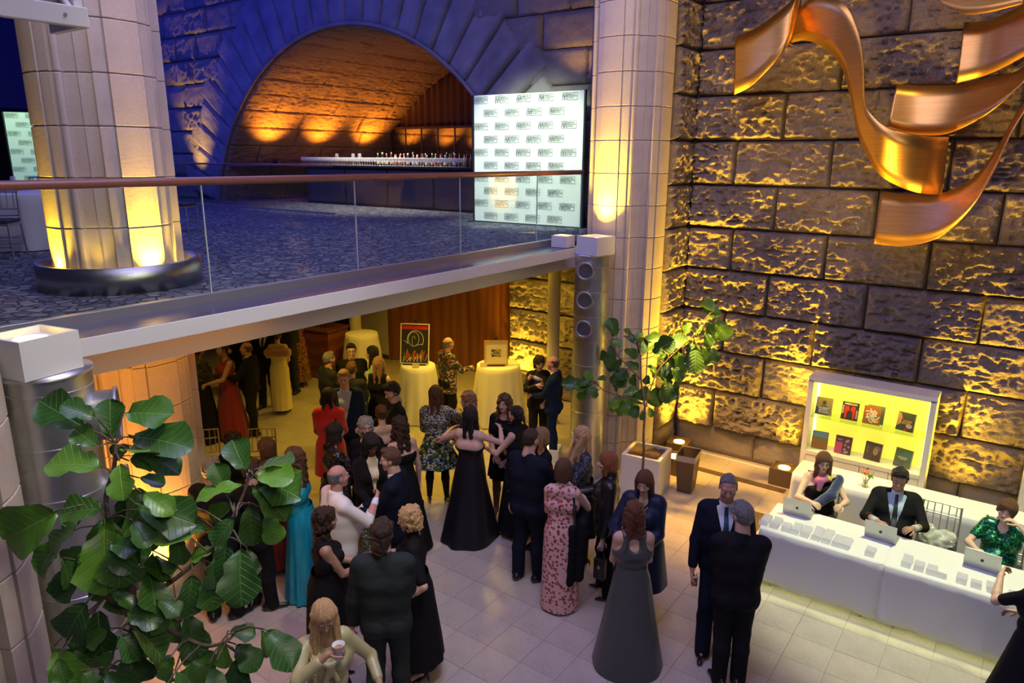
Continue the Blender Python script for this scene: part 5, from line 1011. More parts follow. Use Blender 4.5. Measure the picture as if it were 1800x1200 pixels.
def leaf_mesh(k):
    q = random.Random(k); us = [0, .1, .1001, .22, .36, .5, .64, .78, .9, .97, 1.]; hw = [.012, .012, .05, .17, .235, .26, .335, .36, .27, .13, .02]
    v = []; f = []; n = 8; ph = q.uniform(0, 6); bend = q.uniform(.15, .75); tw = q.uniform(-.5, .5)
    for u, w in zip(us, hw):
        y = u; z0 = -bend * u * u * .5
        for j in range(n + 1):
            s = -1 + 2 * j / n; x = s * w * (1 + .06 * math.sin(u * 19 + ph) * abs(s))
            z = z0 + .10 * abs(s) ** 1.5 * w / .36 + .045 * math.sin(u * 15 + ph + (2 if s > 0 else 0)) * s * s + tw * s * w * u * .6
            v.append((x, y - .06 * abs(s) ** 2 * (u > .7) * -1 * (.3), z))
    for i in range(len(us) - 1):
        for j in range(n): f.append((i * 9 + j, i * 9 + j + 1, (i + 1) * 9 + j + 1, (i + 1) * 9 + j))
    return v, f
LEAVES = []
for k in range(6):
    for mi in range(3):
        v, f = leaf_mesh(k); me = npmesh('leaf', v, f, False); me.polygons.foreach_set('use_smooth', np.ones(len(me.polygons), bool)); me.materials.append(LM[mi]); LEAVES.append(me)
M['bark'] = mat('bark', (.13, .09, .06), .85, var=(.20, .15, .10), vscale=30, bump=.5, bscale=50)
M['soil'] = mat('soil_chips', (.16, .10, .055), .95, var=(.28, .19, .10), vscale=45, bump=1., bscale=60, dist=.03)
def fig(label, loc, leaves, stems, r0, seed, young, extra=.3):
    t = thing('fiddle_leaf_fig', label, 'plant', loc); o3 = Vector(loc); q = random.Random(seed); mr = Matrix.Translation(-o3)
    pts_all = []
    for k, s in enumerate(stems):
        P_ = [Vector(p) for p in s]; D = []
        for i in range(len(P_) - 1):
            a, b, c_, d_ = P_[max(0, i - 1)], P_[i], P_[i + 1], P_[min(len(P_) - 1, i + 2)]
            for j in range(4):
                u = j / 4; D.append(.5 * ((2 * b) + (c_ - a) * u + (2 * a - 5 * b + 4 * c_ - d_) * u * u + (3 * b - a - 3 * c_ + d_) * u ** 3))
        D.append(P_[-1]); n = len(D); ra = r0 if k == 0 else r0 * .6
        MB().tube([p - o3 for p in D], [ra * (1 - .6 * i / n) for i in range(n)], 8).build('trunk' if k == 0 else 'branch', M['bark'], t); pts_all += D
    more = [(L[0] + q.uniform(-.12, .12), L[1] + q.uniform(-.12, .12), L[2] + q.uniform(-.1, .1), L[3] + q.uniform(-.12, .12), L[4] + q.uniform(-.12, .12), L[5] + q.uniform(-.12, .08)) for L in leaves if q.random() < extra]
    for i, L in enumerate(list(leaves) + more):
        b = Vector(L[:3]); d = Vector(L[3:]); ln = max(.14, min(.48, d.length)); d.normalize()
        view = (Vector((0, 0, 4.7)) - b).normalized(); nrm = (view * q.uniform(.45, 1.0) + Vector((0, 0, 1)) * q.uniform(.3, .9) + Vector((q.uniform(-.5, .5), q.uniform(-.5, .5), 0)))
        nrm = (nrm - d * nrm.dot(d)).normalized(); x = d.cross(nrm)
        ob = bpy.data.objects.new('leaf', LEAVES[q.randrange(6) * 3 + (2 if q.random() < young else q.choice((0, 0, 1)))]); link(ob, t)
        lb = b - o3; ln = min(.38, ln * 1.04); wS = ln * q.uniform(.92, 1.18)
        ob.matrix_basis = Matrix(((x.x * wS, d.x * ln, nrm.x * ln, lb.x), (x.y * wS, d.y * ln, nrm.y * ln, lb.y), (x.z * wS, d.z * ln, nrm.z * ln, lb.z), (0, 0, 0, 1)))
        near = min(pts_all, key=lambda p: (p - b).length)
        if .03 < (near - b).length < .6: MB().tube([near - o3, (near + b) / 2 - o3 + Vector((0, 0, .02)), lb], [.006, .005, .004], 5).build('leaf_stalk', M['bark'], t)
    return t
b0 = STEM_A[0][0]
STEM_A[0] = [(b0[0], b0[1], .55), (b0[0], b0[1], 1.2)] + STEM_A[0]
fig('large fiddle leaf fig with broad glossy leaves in the left foreground', (b0[0], b0[1], .5), FIG_A, STEM_A, .026, 4, .16, .55)
pt = thing('planter', 'pale square tub under the big foreground fig', 'planter', (b0[0], b0[1], 0))
MB().box(-.28, .28, -.28, .28, 0, .56, .01).build('tub', M['white'], pt); MB().box(-.24, .24, -.24, .24, .56, .575).build('soil', M['soil'], pt)
tb = thing('planter', 'square white tub beside the right column holding the slender fig', 'planter', (-4.04, 8.90, 0), R(7))
q = MB(); s = .285; q.box(-s, s, -s, s, 0, .52, .006); q.box(-s, -s + .05, -s, s, .52, .60); q.box(s - .05, s, -s, s, .52, .60); q.box(-s + .05, s - .05, -s, -s + .05, .52, .60); q.box(-s + .05, s - .05, s - .05, s, .52, .60); q.build('tub', M['white'], tb)
sb = MB(); n = 14
gv = [(-.235 + .47 * i / n, -.235 + .47 * j / n, .545 + .03 * rnd.random()) for j in range(n + 1) for i in range(n + 1)]
sb.add(gv, [(j * 15 + i, j * 15 + i + 1, (j + 1) * 15 + i + 1, (j + 1) * 15 + i) for j in range(n) for i in range(n)], True); sb.build('soil', M['soil'], tb)
b1 = STEM_B[0][0]; STEM_B[0] = [(b1[0], b1[1], .55)] + STEM_B[0]
fig('slender fiddle leaf fig in the white tub, branches reaching over the stone wall', (b1[0], b1[1], .54), FIG_B, STEM_B, .02, 8, .22)
bn = thing('waste_bin', 'brown rubbish bin with clear liner beside the white tub', 'bin', (-3.55, 9.26, 0), R(8))
def frustum(x0, y0, x1, y1, z0, z1): return [(-x0, -y0, z0), (x0, -y0, z0), (x0, y0, z0), (-x0, y0, z0), (-x1, -y1, z1), (x1, -y1, z1), (x1, y1, z1), (-x1, y1, z1)], [(0, 1, 5, 4), (1, 2, 6, 5), (2, 3, 7, 6), (3, 0, 4, 7), (3, 2, 1, 0)]
v, f = frustum(.10, .14, .135, .19, 0, .58); o = MB().add(v, f).build('bin_body', M['bronze_box'], bn); md = o.modifiers.new('t', 'SOLIDIFY'); md.thickness = .006
M['liner'] = mat('liner_plastic', (.75, .72, .60), .3, alpha=.55)
v, f = frustum(.140, .196, .146, .20, .50, .592); o = MB().add(v, f[:4]).build('liner', M['liner'], bn)

# ------------------------------------------------------------------ copper ribbons
rs = thing('ribbon_sculpture', 'suspended curling copper bands in front of the upper right stone wall', 'sculpture', (-1.2, 10.1, 4.5))
def cat(a, b, c_, d_, u): return .5 * ((2 * b) + (c_ - a) * u + (2 * a - 5 * b + 4 * c_ - d_) * u * u + (3 * b - a - 3 * c_ + d_) * u ** 3)
for bd in BANDS:
    K = np.array(bd); D = []
    for i in range(len(K) - 1):
        for j in range(8): D.append(cat(K[max(0, i - 1)], K[i], K[i + 1], K[min(len(K) - 1, i + 2)], j / 8))
    D.append(K[-1]); v = []; f = []; o3 = np.array([-1.2, 10.1, 4.5])
    for d in D:
        for j in range(5): v.append(d[:3] + (d[3:] - d[:3]) * j / 4 - o3)
    for i in range(len(D) - 1):
        for j in range(4): f.append((i * 5 + j, i * 5 + j + 1, (i + 1) * 5 + j + 1, (i + 1) * 5 + j))
    me = npmesh('copper_band', v, f, True); me.materials.append(M['copper']); o = put('copper_band', me, None, rs); md = o.modifiers.new('t', 'SOLIDIFY'); md.thickness = .012; md.offset = 0
    m_ = D[len(D) // 2]; c_ = (m_[:3] + m_[3:]) / 2 - o3
    MB().tube([c_, (c_[0], 10.62 - 10.1, c_[2])], .012, 8).build('wall_pin', M['bronze_box'], rs)

# ------------------------------------------------------------------ flat lettering
def text_mesh(s, size, align='CENTER', bold=.0):
    cu_ = bpy.data.curves.new('t', 'FONT'); cu_.body = s; cu_.size = size; cu_.align_x = align; cu_.align_y = 'CENTER'; cu_.offset = bold; cu_.resolution_u = 2
    ob = bpy.data.objects.new('t', cu_); COL.objects.link(ob); me = bpy.data.meshes.new_from_object(ob); bpy.data.objects.remove(ob); bpy.data.curves.remove(cu_); return me
def add_text(mb, s, size, cx, cz, y, align='CENTER', rot=0., bold=0., sx=1.):
    me = text_mesh(s, size, align, bold); c, sn = math.cos(rot), math.sin(rot)
    mb.add([(cx + (v.co.x * c * sx - v.co.y * sn), y, cz + v.co.x * sn * sx + v.co.y * c) for v in me.vertices], [tuple(p.vertices) for p in me.polygons]); bpy.data.meshes.remove(me)
def bar2(mb, x0, z0, x1, z1, w, y=0.):
    d = Vector((x1 - x0, z1 - z0)).normalized() * w / 2; mb.add([(x0 - d.y, y, z0 + d.x), (x0 + d.y, y, z0 - d.x), (x1 + d.y, y, z1 - d.x), (x1 - d.y, y, z1 + d.x)], [(0, 1, 2, 3)])
# backdrop with repeated federation logos
M['banner'] = mat('banner_fabric', (.80, .82, .76), .6); M['ink'] = mat('print_ink', (.07, .09, .06), .7)
def logo():
    b = MB(); w, h = .155, .062
    for a in ((-w, h, w, h), (w, h, w, -h), (w, -h, -w, -h), (-w, -h, -w, h), (-.048, h, -.048, -h)): bar2(b, *a, .005)
    for a in ((-.15, -.048, -.128, .05), (-.128, .05, -.108, -.048), (-.128, -.0, -.113, 0), (-.103, -.048, -.103, .05), (-.103, .048, -.083, .048), (-.103, .004, -.086, .004), (-.088, -.048, -.068, .05), (-.068, .05, -.052, -.048), (-.08, 0, -.058, 0)): bar2(b, *a, .007)
    for k, s in enumerate(('AMERICAN', 'FEDERATION', 'OF ARTS')): add_text(b, s, .031, -.038, .033 - k * .032, 0, 'LEFT', bold=.0006)
    return b
LG = logo().mesh('printed_logo'); LG.materials.append(M['ink'])
def backdrop(x, y, rz, w, label, z=3.45, h=2.42):
    t = thing('logo_backdrop', label, 'banner', (x, y, z), R(rz))
    n, m_ = 24, 20; v = []; f = []
    for j in range(m_ + 1):
        for i in range(n + 1): v.append((w * i / n, .006 * math.sin(i * .9) * (j / m_ - .5), .02 + (h - .03) * j / m_))
    for j in range(m_):
        for i in range(n): f.append((j * (n + 1) + i, j * (n + 1) + i + 1, (j + 1) * (n + 1) + i + 1, (j + 1) * (n + 1) + i))
    MB().add(v, f, True).build('fabric', M['banner'], t)
    fr = MB(); fr.box(-.035, -.003, -.01, .04, 0, h); fr.box(w + .003, w + .035, -.01, .04, 0, h); fr.box(-.03, w + .03, .02, .05, h - .03, h - .005); fr.box(-.03, w + .03, .02, .05, .0, .03); fr.build('frame', M['black'], t)
    MB().box(-.05, .0, -.2, .3, 0, .012).build('foot', M['black'], t); MB().box(w, w + .05, -.2, .3, 0, .012).build('foot', M['black'], t)
    for r_ in range(10):
        for c_ in range(5):
            cx = (.17 if r_ % 2 == 0 else .40) + c_ * .49
            if cx > w - .1: continue
            o = link(bpy.data.objects.new('printed_logo', LG), t); o.location = (cx, -.012, h - .10 - r_ * .243)
    return t
backdrop(-9.17, 11.3, 2.3, 2.42, 'white backdrop printed with rows of federation logos beside the right column')
backdrop(-23.6, 8.37, 62, 2.5, 'pale green lit backdrop far away behind the left column', 3.45, 2.4)
lamp('SPOT', (-20.6, 7.2, 7.2), (-23.0, 9.4, 4.6), 520, (.62, 1, .40), .1, 60, .5, name='far_backdrop_spot')

# ------------------------------------------------------------------ upper bar, glasses, bottles
ub = thing('bar_counter', 'long dark bar with black top inside the arch', 'bar', (-13.6, 13.25, 3.45))
MB().box(-2.95, 3.4, -.25, .35, 0, .98, .005).build('front', M['bar_wood'] if False else mat('bar_front', (.035, .022, .016), .3), ub)
MB().box(-3.15, 3.45, -.38, .42, .98, 1.03, .008).build('counter_top', M['black'], ub)
for k in range(4): MB().box(-2.9 + k * 1.58, -1.40 + k * 1.58, -.262, -.25, .06, .92, .003).build('front_panel', M['dark_wall'], ub)
wg = MB(); wg.lathe([(.036, 0), (.034, .003), (.004, .008), (.004, .09), (.020, .10), (.038, .13), (.040, .16), (.034, .20), (.032, .20), (.037, .16), (.034, .132), (0, .104)], 10); WG = wg.mesh('wine_glass'); WG.materials.append(M['bar_glass'])
gl = 0; q = random.Random(2)
for k in range(62):
    for r_ in range(3):
        x = -16.62 + k * .093; y = 12.92 + r_ * .10
        o = link(bpy.data.objects.new('wine_glass', WG)); o.location = (x + q.uniform(-.008, .008), y + q.uniform(-.01, .01), 4.481)
        tag(o, 'empty wine glass standing in the rows on the upper bar', 'glass', 'wine glasses on the upper bar')
def bottle_mesh(h, r, col, lab):
    m_ = mat('bottle_glass', col, .12, spec=.6, coat=.3); l = mat('bottle_label', lab, .6)
    b = MB(); b.lathe([(0, 0), (r, 0), (r, h * .58), (r * .8, h * .66), (r * .34, h * .76), (r * .30, h * .97), (0, h)], 12); me = b.mesh('bottle'); n0 = len(me.polygons)
    b.lathe([(r + .0015, h * .15), (r + .0015, h * .48)], 12); b.lathe([(r * .34, h * .88), (r * .36, h), (0, h + .004)], 12); me = b.mesh('bottle'); me.materials.append(m_); me.materials.append(l)
    for p in me.polygons[n0:]: p.material_index = 1
    return me
BT = [bottle_mesh(*a) for a in ((.31, .04, (.03, .10, .02), (.7, .65, .45)), (.30, .038, (.30, .12, .02), (.1, .08, .05)), (.28, .045, (.55, .52, .42), (.5, .1, .05)), (.33, .038, (.03, .03, .03), (.6, .5, .2)), (.27, .04, (.40, .36, .08), (.75, .75, .7)), (.30, .04, (.25, .03, .02), (.7, .6, .4)))]
names = ['green', 'amber', 'clear', 'black', 'yellow', 'red']
for k in range(44):
    i = q.randrange(6); x = -14.0 + (k % 22) * .155 + q.uniform(-.03, .03); y = 13.30 + (k // 22) * .16 + q.uniform(-.02, .02)
    o = link(bpy.data.objects.new('bottle', BT[i])); o.location = (x, y, 4.481)
    tag(o, names[i] + ' bottle in the crowd of bottles on the upper bar', 'bottle', names[i] + ' bottles on the upper bar')
for x in (-15.6, -14.95, -14.7):
    o = link(bpy.data.objects.new('carafe', WG)); o.location = (x, 13.3, 4.481); o.scale = (1.3, 1.3, 1.5); tag(o, 'tall clear carafe standing behind the wine glasses on the upper bar', 'carafe', 'carafes on the upper bar')
# lower bar with bottles
lb_ = thing('bar_counter', 'reddish wooden bar under the upper floor behind the round post', 'bar', (-12.95, 9.7, 0), R(10))
MB().box(-1.2, 1.1, -.34, .34, 0, 1.06, .004).build('front', M['bar_wood'], lb_); MB().box(-1.24, 1.14, -.38, .38, 1.06, 1.10, .006).build('counter_top', M['bar_wood'], lb_)
TG = MB().lathe([(0, 0), (.03, 0), (.036, .11), (.033, .11), (.028, .008), (0, .008)], 10).mesh('tumbler'); TG.materials.append(M['drink_glass'])
for k in range(24):
    o = link(bpy.data.objects.new('tumbler', TG)); o.location = (-12.85 + (k % 8) * .11, 9.58 + (k // 8) * .11 + (k % 8) * .019, 1.101); tag(o, 'empty tumbler in the rows on the lower wooden bar', 'glass', 'tumblers on the lower bar')
for k in range(7):
    i = k % 6; o = link(bpy.data.objects.new('bottle', BT[i])); o.location = (-13.4 + k * .13, 11.2 if False else 9.95, 1.101); tag(o, names[i] + ' bottle on the lower wooden bar', 'bottle', names[i] + ' bottles on the lower bar')

# ------------------------------------------------------------------ cocktail tables with art on easels
def round_cloth(x, y, label, r0, r1, h, seed, m='cream_cloth', nf=13):
    t = thing('cocktail_table', label, 'table', (x, y, 0))
    MB().lathe([(0, h - .02), (r0 - .01, h - .02), (r0 - .01, h - .004), (0, h - .004)], 32).build('table_top', M['grey_metal'], t)
    MB().lathe([(.035, .02), (.035, h - .02)], 12).build('post', M['grey_metal'], t); MB().lathe([(0, 0), (.24, 0), (.22, .02), (0, .03)], 20).build('base', M['grey_metal'], t)
    n = 120; rows = 12; v = []; q = random.Random(seed); ph = q.uniform(0, 6)
    prof = [(0, h), (r0 - .02, h + .001), (r0, h - .008)] + [(r0 + (r1 - r0) * (k / rows) ** .9, h - .008 - (h - .02) * k / rows) for k in range(1, rows + 1)]
    for j, (r, z) in enumerate(prof):
        am = .055 * max(0, (j - 2) / rows)
        for i in range(n): a = 2 * math.pi * i / n; rr = r * (1 + am * math.sin(nf * a + ph + .8 * math.sin(3 * a))); v.append((rr * math.cos(a), rr * math.sin(a), z))
    f = [(j * n + i, j * n + (i + 1) % n, (j + 1) * n + (i + 1) % n, (j + 1) * n + i) for j in range(len(prof) - 1) for i in range(n)]
    o = MB().add(v, f, True).build('tablecloth', M[m]); o.location = (x, y, 0); tag(o, 'cream cloth to the floor over the ' + label, 'tablecloth'); return t
round_cloth(-7.47, 9.86, 'cocktail table with the small framed print', .39, .52, 1.08, 1)
round_cloth(-8.70, 9.05, 'cocktail table with the dark abstract poster', .31, .44, 1.04, 2)
round_cloth(-11.3, 10.05, 'cocktail table behind the cream post', .34, .46, 1.05, 3)
def art(name, label, loc, rz, w, h, frame, build, easel=True):
    t = thing(name, label, 'picture', loc, rz); tl = R(-10)
    P_ = []
    P_.append(MB().box(-w / 2, w / 2, 0, .012, .03, h + .03).build('panel', M[frame[1]], t))
    fr = MB(); b = frame[2]
    for a in ((-w / 2 - b, w / 2 + b, .03 - b, .03), (-w / 2 - b, w / 2 + b, h + .03, h + .03 + b), (-w / 2 - b, -w / 2, .03, h + .03), (w / 2, w / 2 + b, .03, h + .03)): fr.box(a[0], a[1], -.012, .016, a[2], a[3])
    P_.append(fr.build('frame', M[frame[0]], t))
    D_ = build(t, w, h); P_ += D_
    for o in D_: o.parent = P_[0]
    rot = Matrix.Rotation(tl, 4, 'X')
    for o in P_: o.data.transform(rot)
    if easel:
        e = thing('table_easel', 'black table easel holding the ' + label, 'easel', loc, rz)
        MB().tube([(-.14, .03, 0), (-.01, .03 + .02 + h * .19, h + .10)], .008, 6).build('leg', M['black'], e); MB().tube([(.14, .03, 0), (.01, .05 + h * .19, h + .10)], .008, 6).build('leg', M['black'], e)
        MB().tube([(0, .27, 0), (0, .05 + h * .19, h + .10)], .008, 6).build('leg', M['black'], e); MB().box(-w * .42, w * .42, -.03, .035, .0, .018).build('ledge', M['black'], e)
    return t
for n_, c in dict(art_black=(.02, .022, .02), art_red=(.45, .02, .02), art_white=(.7, .7, .62), art_orange=(.55, .15, .03), art_cream=(.68, .58, .38), art_wood=(.50, .30, .10), art_ink=(.13, .11, .09)).items(): _m(n_, c, rough=.6)
def abstract(t, w, h):
    o = []; z = .03
    o.append(MB().box(-w / 2, w / 2, -.002, 0, z + h * .87, z + h).build('red_band', M['art_red'], t)); b = MB(); q = random.Random(4)
    def loop(cx, cz, rx, rz_, a0, a1, wd):
        P_ = [(cx + rx * math.cos(a0 + (a1 - a0) * k / 16), cz + rz_ * math.sin(a0 + (a1 - a0) * k / 16)) for k in range(17)]
        for a, c_ in zip(P_, P_[1:]): bar2(b, *a, *c_, wd, -.003)
    loop(-.02, z + h * .62, .10, .13, 0, 6.28, .008); loop(.01, z + h * .60, .15, .17, -.6, 3.6, .01); loop(-.02, z + h * .56, .03, .10, .5, 4.5, .007)
    bar2(b, -.12, z + h * .5, -.2, z + h * .58, .008, -.003); bar2(b, .0, z + h * .45, .14, z + h * .5, .008, -.003)
    o.append(b.build('pale_strokes', M['art_white'], t)); b = MB()
    for k in range(13): x = -w * .4 + k * w * .065; bar2(b, x, z + h * q.uniform(.05, .12), x + q.uniform(.0, .08), z + h * q.uniform(.2, .36), q.uniform(.008, .022), -.0035)
    o.append(b.build('orange_strokes', M['art_orange'], t)); b = MB()
    for k in range(6): x = -w * .42 + k * w * .13; bar2(b, x, z + h * .03, x + q.uniform(-.03, .08), z + h * q.uniform(.12, .28), .012, -.004)
    o.append(b.build('white_strokes', M['art_white'], t)); return o
art('art_poster', 'dark abstract poster with red top band and scribbled strokes', (-8.72, 8.98, 1.05), R(30), .50, .70, ('art_white', 'art_black', .015), abstract)
def etching(t, w, h):
    o = [MB().box(-w * .23, w * .23, -.002, 0, .03 + h * .32, .03 + h * .66).build('print', mat('etching_print', (.05, .045, .04), .7, var=(.45, .38, .26), vscale=28, pos=.4, pos2=.62), t)]
    return o
art('framed_print', 'small dark print in a wide cream mount and wooden frame', (-7.42, 9.72, 1.09), R(38), .38, .40, ('art_wood', 'art_cream', .022), etching)
def card_small(loc, rz, label):
    o = MB().add([(-.06, 0, 0), (.06, 0, 0), (.06, .02, .07), (-.06, .02, .07), (-.06, .05, 0), (.06, .05, 0)], [(0, 1, 2, 3), (3, 2, 5, 4)]).build('caption_card', M['art_cream']); o.location = loc; o.rotation_euler = (0, 0, rz); tag(o, label, 'card')
card_small((-7.55, 9.52, 1.09), R(38), 'caption card in front of the small framed print'); card_small((-8.56, 8.84, 1.05), R(30), 'caption card in front of the dark abstract poster')

# ------------------------------------------------------------------ book cases
M['book_back'] = mat('shelf_back_lit', (.80, .72, .18), .5, emit=.85, ecol=(1, .74, .055))  # yellow strip light put into the back panel's colour and glow
M['shelf_glass'] = glass_mat('shelf_glass', (.80, .93, .78))
def book_case(x0, x1, label):
    t = thing('book_case', label, 'shelf', ((x0 + x1) / 2, 10.2, 0)); w = (x1 - x0) / 2; D = .36
    MB().box(-w, -w + .07, 0, D, 0, 1.70, .003).build('side_panel', M['white'], t); MB().box(w - .07, w, 0, D, 0, 1.70, .003).build('side_panel', M['white'], t)
    MB().box(-w, w, 0, D + .02, 1.68, 1.75, .003).build('top_panel', M['white'], t); MB().box(-w + .07, w - .07, D - .02, D, .66, 1.70).build('lit_back', M['book_back'], t)
    MB().box(-w + .07, w - .07, -.01, D - .02, .60, .66, .003).build('counter', M['white'], t)
    MB().box(-w + .07, w - .07, .03, D - .03, 1.155, 1.17).build('glass_shelf', M['shelf_glass'], t)
    n = 4; q = (2 * w - .14) / n
    for k in range(n): MB().box(-w + .07 + k * q + .004, -w + .07 + (k + 1) * q - .004, .0, .018, .05, .595, .002).build('cabinet_door', M['white'], t)
    MB().box(-w + .072, -w + .095, D - .06, D - .03, .68, 1.68).build('led_strip', M['led'], t); MB().box(w - .095, w - .072, D - .06, D - .03, .68, 1.68).build('led_strip', M['led'], t)
    MB().box(-w + .1, w - .1, .03, D - .03, .0, .05).build('plinth', M['dark_wall'], t)
    lamp('AREA', ((x0 + x1) / 2, 10.34, 1.66), ((x0 + x1) / 2, 10.4, 0), 9, (1, .74, .07), w * 1.6, sy=.1, name='shelf_light')
    return t
book_case(-2.24, -.66, 'white lit book case with eight art books behind the seated woman at left')
book_case(.36, 1.94, 'white lit book case cut by the right frame edge')
def cover(name, c, draw): 
    return (name, c, draw)
def book(x, z, w, h, rz, label, base, draw, th=.03):
    t = thing('book', label, 'book', (x, 10.34, z), R(rz)); tl = Matrix.Rotation(R(-14), 4, 'X'); O = []
    O.append(MB().box(-w / 2, w / 2, -.002, .003, 0, h).build('front_cover', base, t)); O.append(MB().box(-w / 2 + .002, w / 2 - .004, .003, th, .003, h - .003).build('pages', M['art_white'], t)); O.append(MB().box(-w / 2, w / 2, th, th + .004, 0, h).build('back_cover', base, t))
    D_ = draw(t, w, h); O += D_
    for o in D_: o.parent = O[0]
    for o in O: o.data.transform(tl)
def C(n, c, **k):
    if n not in M: M[n] = mat(n, c, rough=.45, **k)
    return M[n]
def tx(t, name, m, lines):
    b = MB()
    for s, size, cx, cz, rot in lines: add_text(b, s, size, cx, cz, -.0042, 'CENTER', rot, .0008)
    return b.build(name, m, t)
def poly(t, name, m, pts, y=-.003): return MB().add([(px, y, pz) for px, pz in pts], [tuple(range(len(pts)))]).build(name, m, t)
def disc(cx, cz, rx, rz_, n=18): return [(cx + rx * math.cos(2 * math.pi * k / n), cz + rz_ * math.sin(2 * math.pi * k / n)) for k in range(n)]
def bk1(t, w, h): return [poly(t, 'figure_body', C('bk_grey', (.10, .11, .13)), [(-.06, 0), (-.075, .09), (-.03, .14), (.03, .14), (.075, .09), (.06, 0)]), poly(t, 'figure_head', C('bk_brown', (.09, .05, .03)), disc(0, .175, .026, .032), -.0035), poly(t, 'dark_ground', C('bk_dark', (.06, .055, .04)), [(-w / 2, 0), (-w / 2, .13), (-.06, .09), (-.06, 0)], -.0025), tx(t, 'cover_title', M['art_white'], [('WOMEN', .034, 0, .098, 0), ('ARTISTS', .034, 0, .068, 0), ('IN PARIS', .034, 0, .038, 0)])]
def bk2(t, w, h): return [poly(t, 'red_coat_left', C('bk_red', (.60, .03, .02)), [(-.065, .02), (-.07, .19), (-.02, .20), (-.005, .14), (-.035, .10), (-.04, .02)]), poly(t, 'red_coat_right', C('bk_red', (.6, .03, .02)), [(.065, .02), (.07, .19), (.02, .20), (.005, .14), (.035, .10), (.04, .02)]), poly(t, 'dark_vest', C('bk_dark2', (.03, .05, .04)), [(-.035, .04), (-.035, .13), (0, .11), (.035, .13), (.035, .04)], -.0035), tx(t, 'cover_title', M['art_white'], [('AMERICAN', .033, 0, .222, 0), ('MAKING', .03, -.088, .14, math.pi / 2), ('ARTISTRY', .028, .088, .09, -math.pi / 2)])]
def bk3(t, w, h):
    b = MB(); q = random.Random(8)
    for k in range(7):
        P_ = [(q.uniform(-.02, .02) + .09 * math.cos(k * .9 + s * .35) * (s / 6), .12 + .10 * math.sin(k * .9 + s * .3) * (s / 6)) for s in range(7)]
        for a, c_ in zip(P_, P_[1:]): bar2(b, *a, *c_, .014, -.0035)
    return [poly(t, 'yellow_patch', C('bk_yellow', (.55, .42, .04)), disc(.05, .05, .045, .022), -.003), poly(t, 'red_patch', C('bk_rust', (.35, .10, .03)), [(-w / 2, .1), (-w / 2, h), (.06, h), (.08, .14)], -.0024), b.build('white_swirls', M['art_white'], t)]
def bk4(t, w, h): return [poly(t, 'face', C('bk_skin', (.42, .22, .13)), [(-w / 2, .05), (-w / 2, .24), (-.07, .235), (-.045, .17), (-.055, .14), (-.05, .1)]), poly(t, 'flower', C('bk_mauve', (.42, .33, .42)), disc(.05, .075, .04, .03)), poly(t, 'red_flower', C('bk_red', (.6, .03, .02)), disc(.015, .02, .018, .014)), poly(t, 'leafage', C('bk_green', (.02, .10, .04)), disc(-.05, .025, .03, .014)), tx(t, 'cover_title', C('bk_gold', (.60, .32, .04)), [('STORIES', .03, .02, .135, 0), ('ADICT', .036, .01, .105, 0)])]
def bk5(t, w, h): return [poly(t, 'sky', C('bk_sky', (.20, .38, .42)), [(-w / 2, .17), (w / 2, .16), (w / 2, h), (-w / 2, h)]), poly(t, 'fields', C('bk_olive', (.30, .26, .06)), [(-w / 2, .13), (w / 2, .12), (w / 2, .16), (-w / 2, .17)]), poly(t, 'hill', C('bk_ochre', (.40, .17, .03)), [(-w / 2, .02), (w / 2, .04), (w / 2, .07), (-w / 2, .09)])]
def bk6(t, w, h):
    o = [poly(t, 'pink_panel', C('bk_pink', (.45, .08, .20)), [(-w / 2, 0), (-.01, 0), (-.01, .16), (-w / 2, .16)])]; b = MB(); q = random.Random(3)
    for k in range(11): b.add([(v_[0], -.0035, v_[1]) for v_ in disc(q.uniform(.01, .08), q.uniform(.02, .22), q.uniform(.008, .018), q.uniform(.008, .02), 10)], [tuple(range(10))])
    return o + [b.build('pale_figures', C('bk_lilac', (.50, .36, .42)), t), tx(t, 'cover_title', C('bk_lilac', (.5, .36, .42)), [('TEXT', .03, -.05, .195, 0)])]
def bk7(t, w, h): return [poly(t, 'face', C('bk_skin2', (.34, .24, .17)), disc(.035, .13, .032, .05)), poly(t, 'hair', C('bk_hair', (.20, .17, .14)), disc(.05, .175, .045, .035), -.0026), poly(t, 'coat', C('bk_brown', (.09, .05, .03)), [(-.03, 0), (.0, .07), (.06, .085), (w / 2, .06), (w / 2, 0)], -.0028), tx(t, 'cover_title', C('bk_gold2', (.30, .22, .08)), [('PORTRAIT', .026, -.07, .15, math.pi / 2)])]
def bk8(t, w, h): return [poly(t, 'green_field', C('bk_teal', (.10, .22, .13)), [(-w / 2, .12), (.03, .24), (w / 2, .2), (w / 2, .13), (0, .15)]), poly(t, 'path', C('bk_slate', (.10, .13, .14)), [(-.08, 0), (-.02, .1), (.03, .1), (.04, 0)]), tx(t, 'cover_title', M['art_white'], [('MODERN', .028, .0, .13, 0), ('LANDSCAPE', .014, 0, .108, 0)])]
BX = [(-2.03, 1.18), (-1.69, 1.18), (-1.41, 1.18), (-1.0, 1.18), (-2.03, .665), (-1.72, .665), (-1.34, .665), (-.97, .665)]
bl = ['tan art book with a back view figure, upper shelf far left', 'dark art book with a red coat, upper shelf second', 'art book with white swirls on rust, upper shelf third', 'dark art book with a face and flowers, upper shelf far right', 'landscape art book with blue sky and ochre fields, lower shelf far left', 'pink and purple photo collage book, lower shelf second', 'brown portrait book, lower shelf third', 'green landscape art book, lower shelf far right']
bc = [(.28, .22, .10), (.035, .033, .03), (.28, .12, .03), (.05, .06, .035), (.36, .21, .06), (.10, .05, .08), (.09, .075, .06), (.12, .17, .07)]
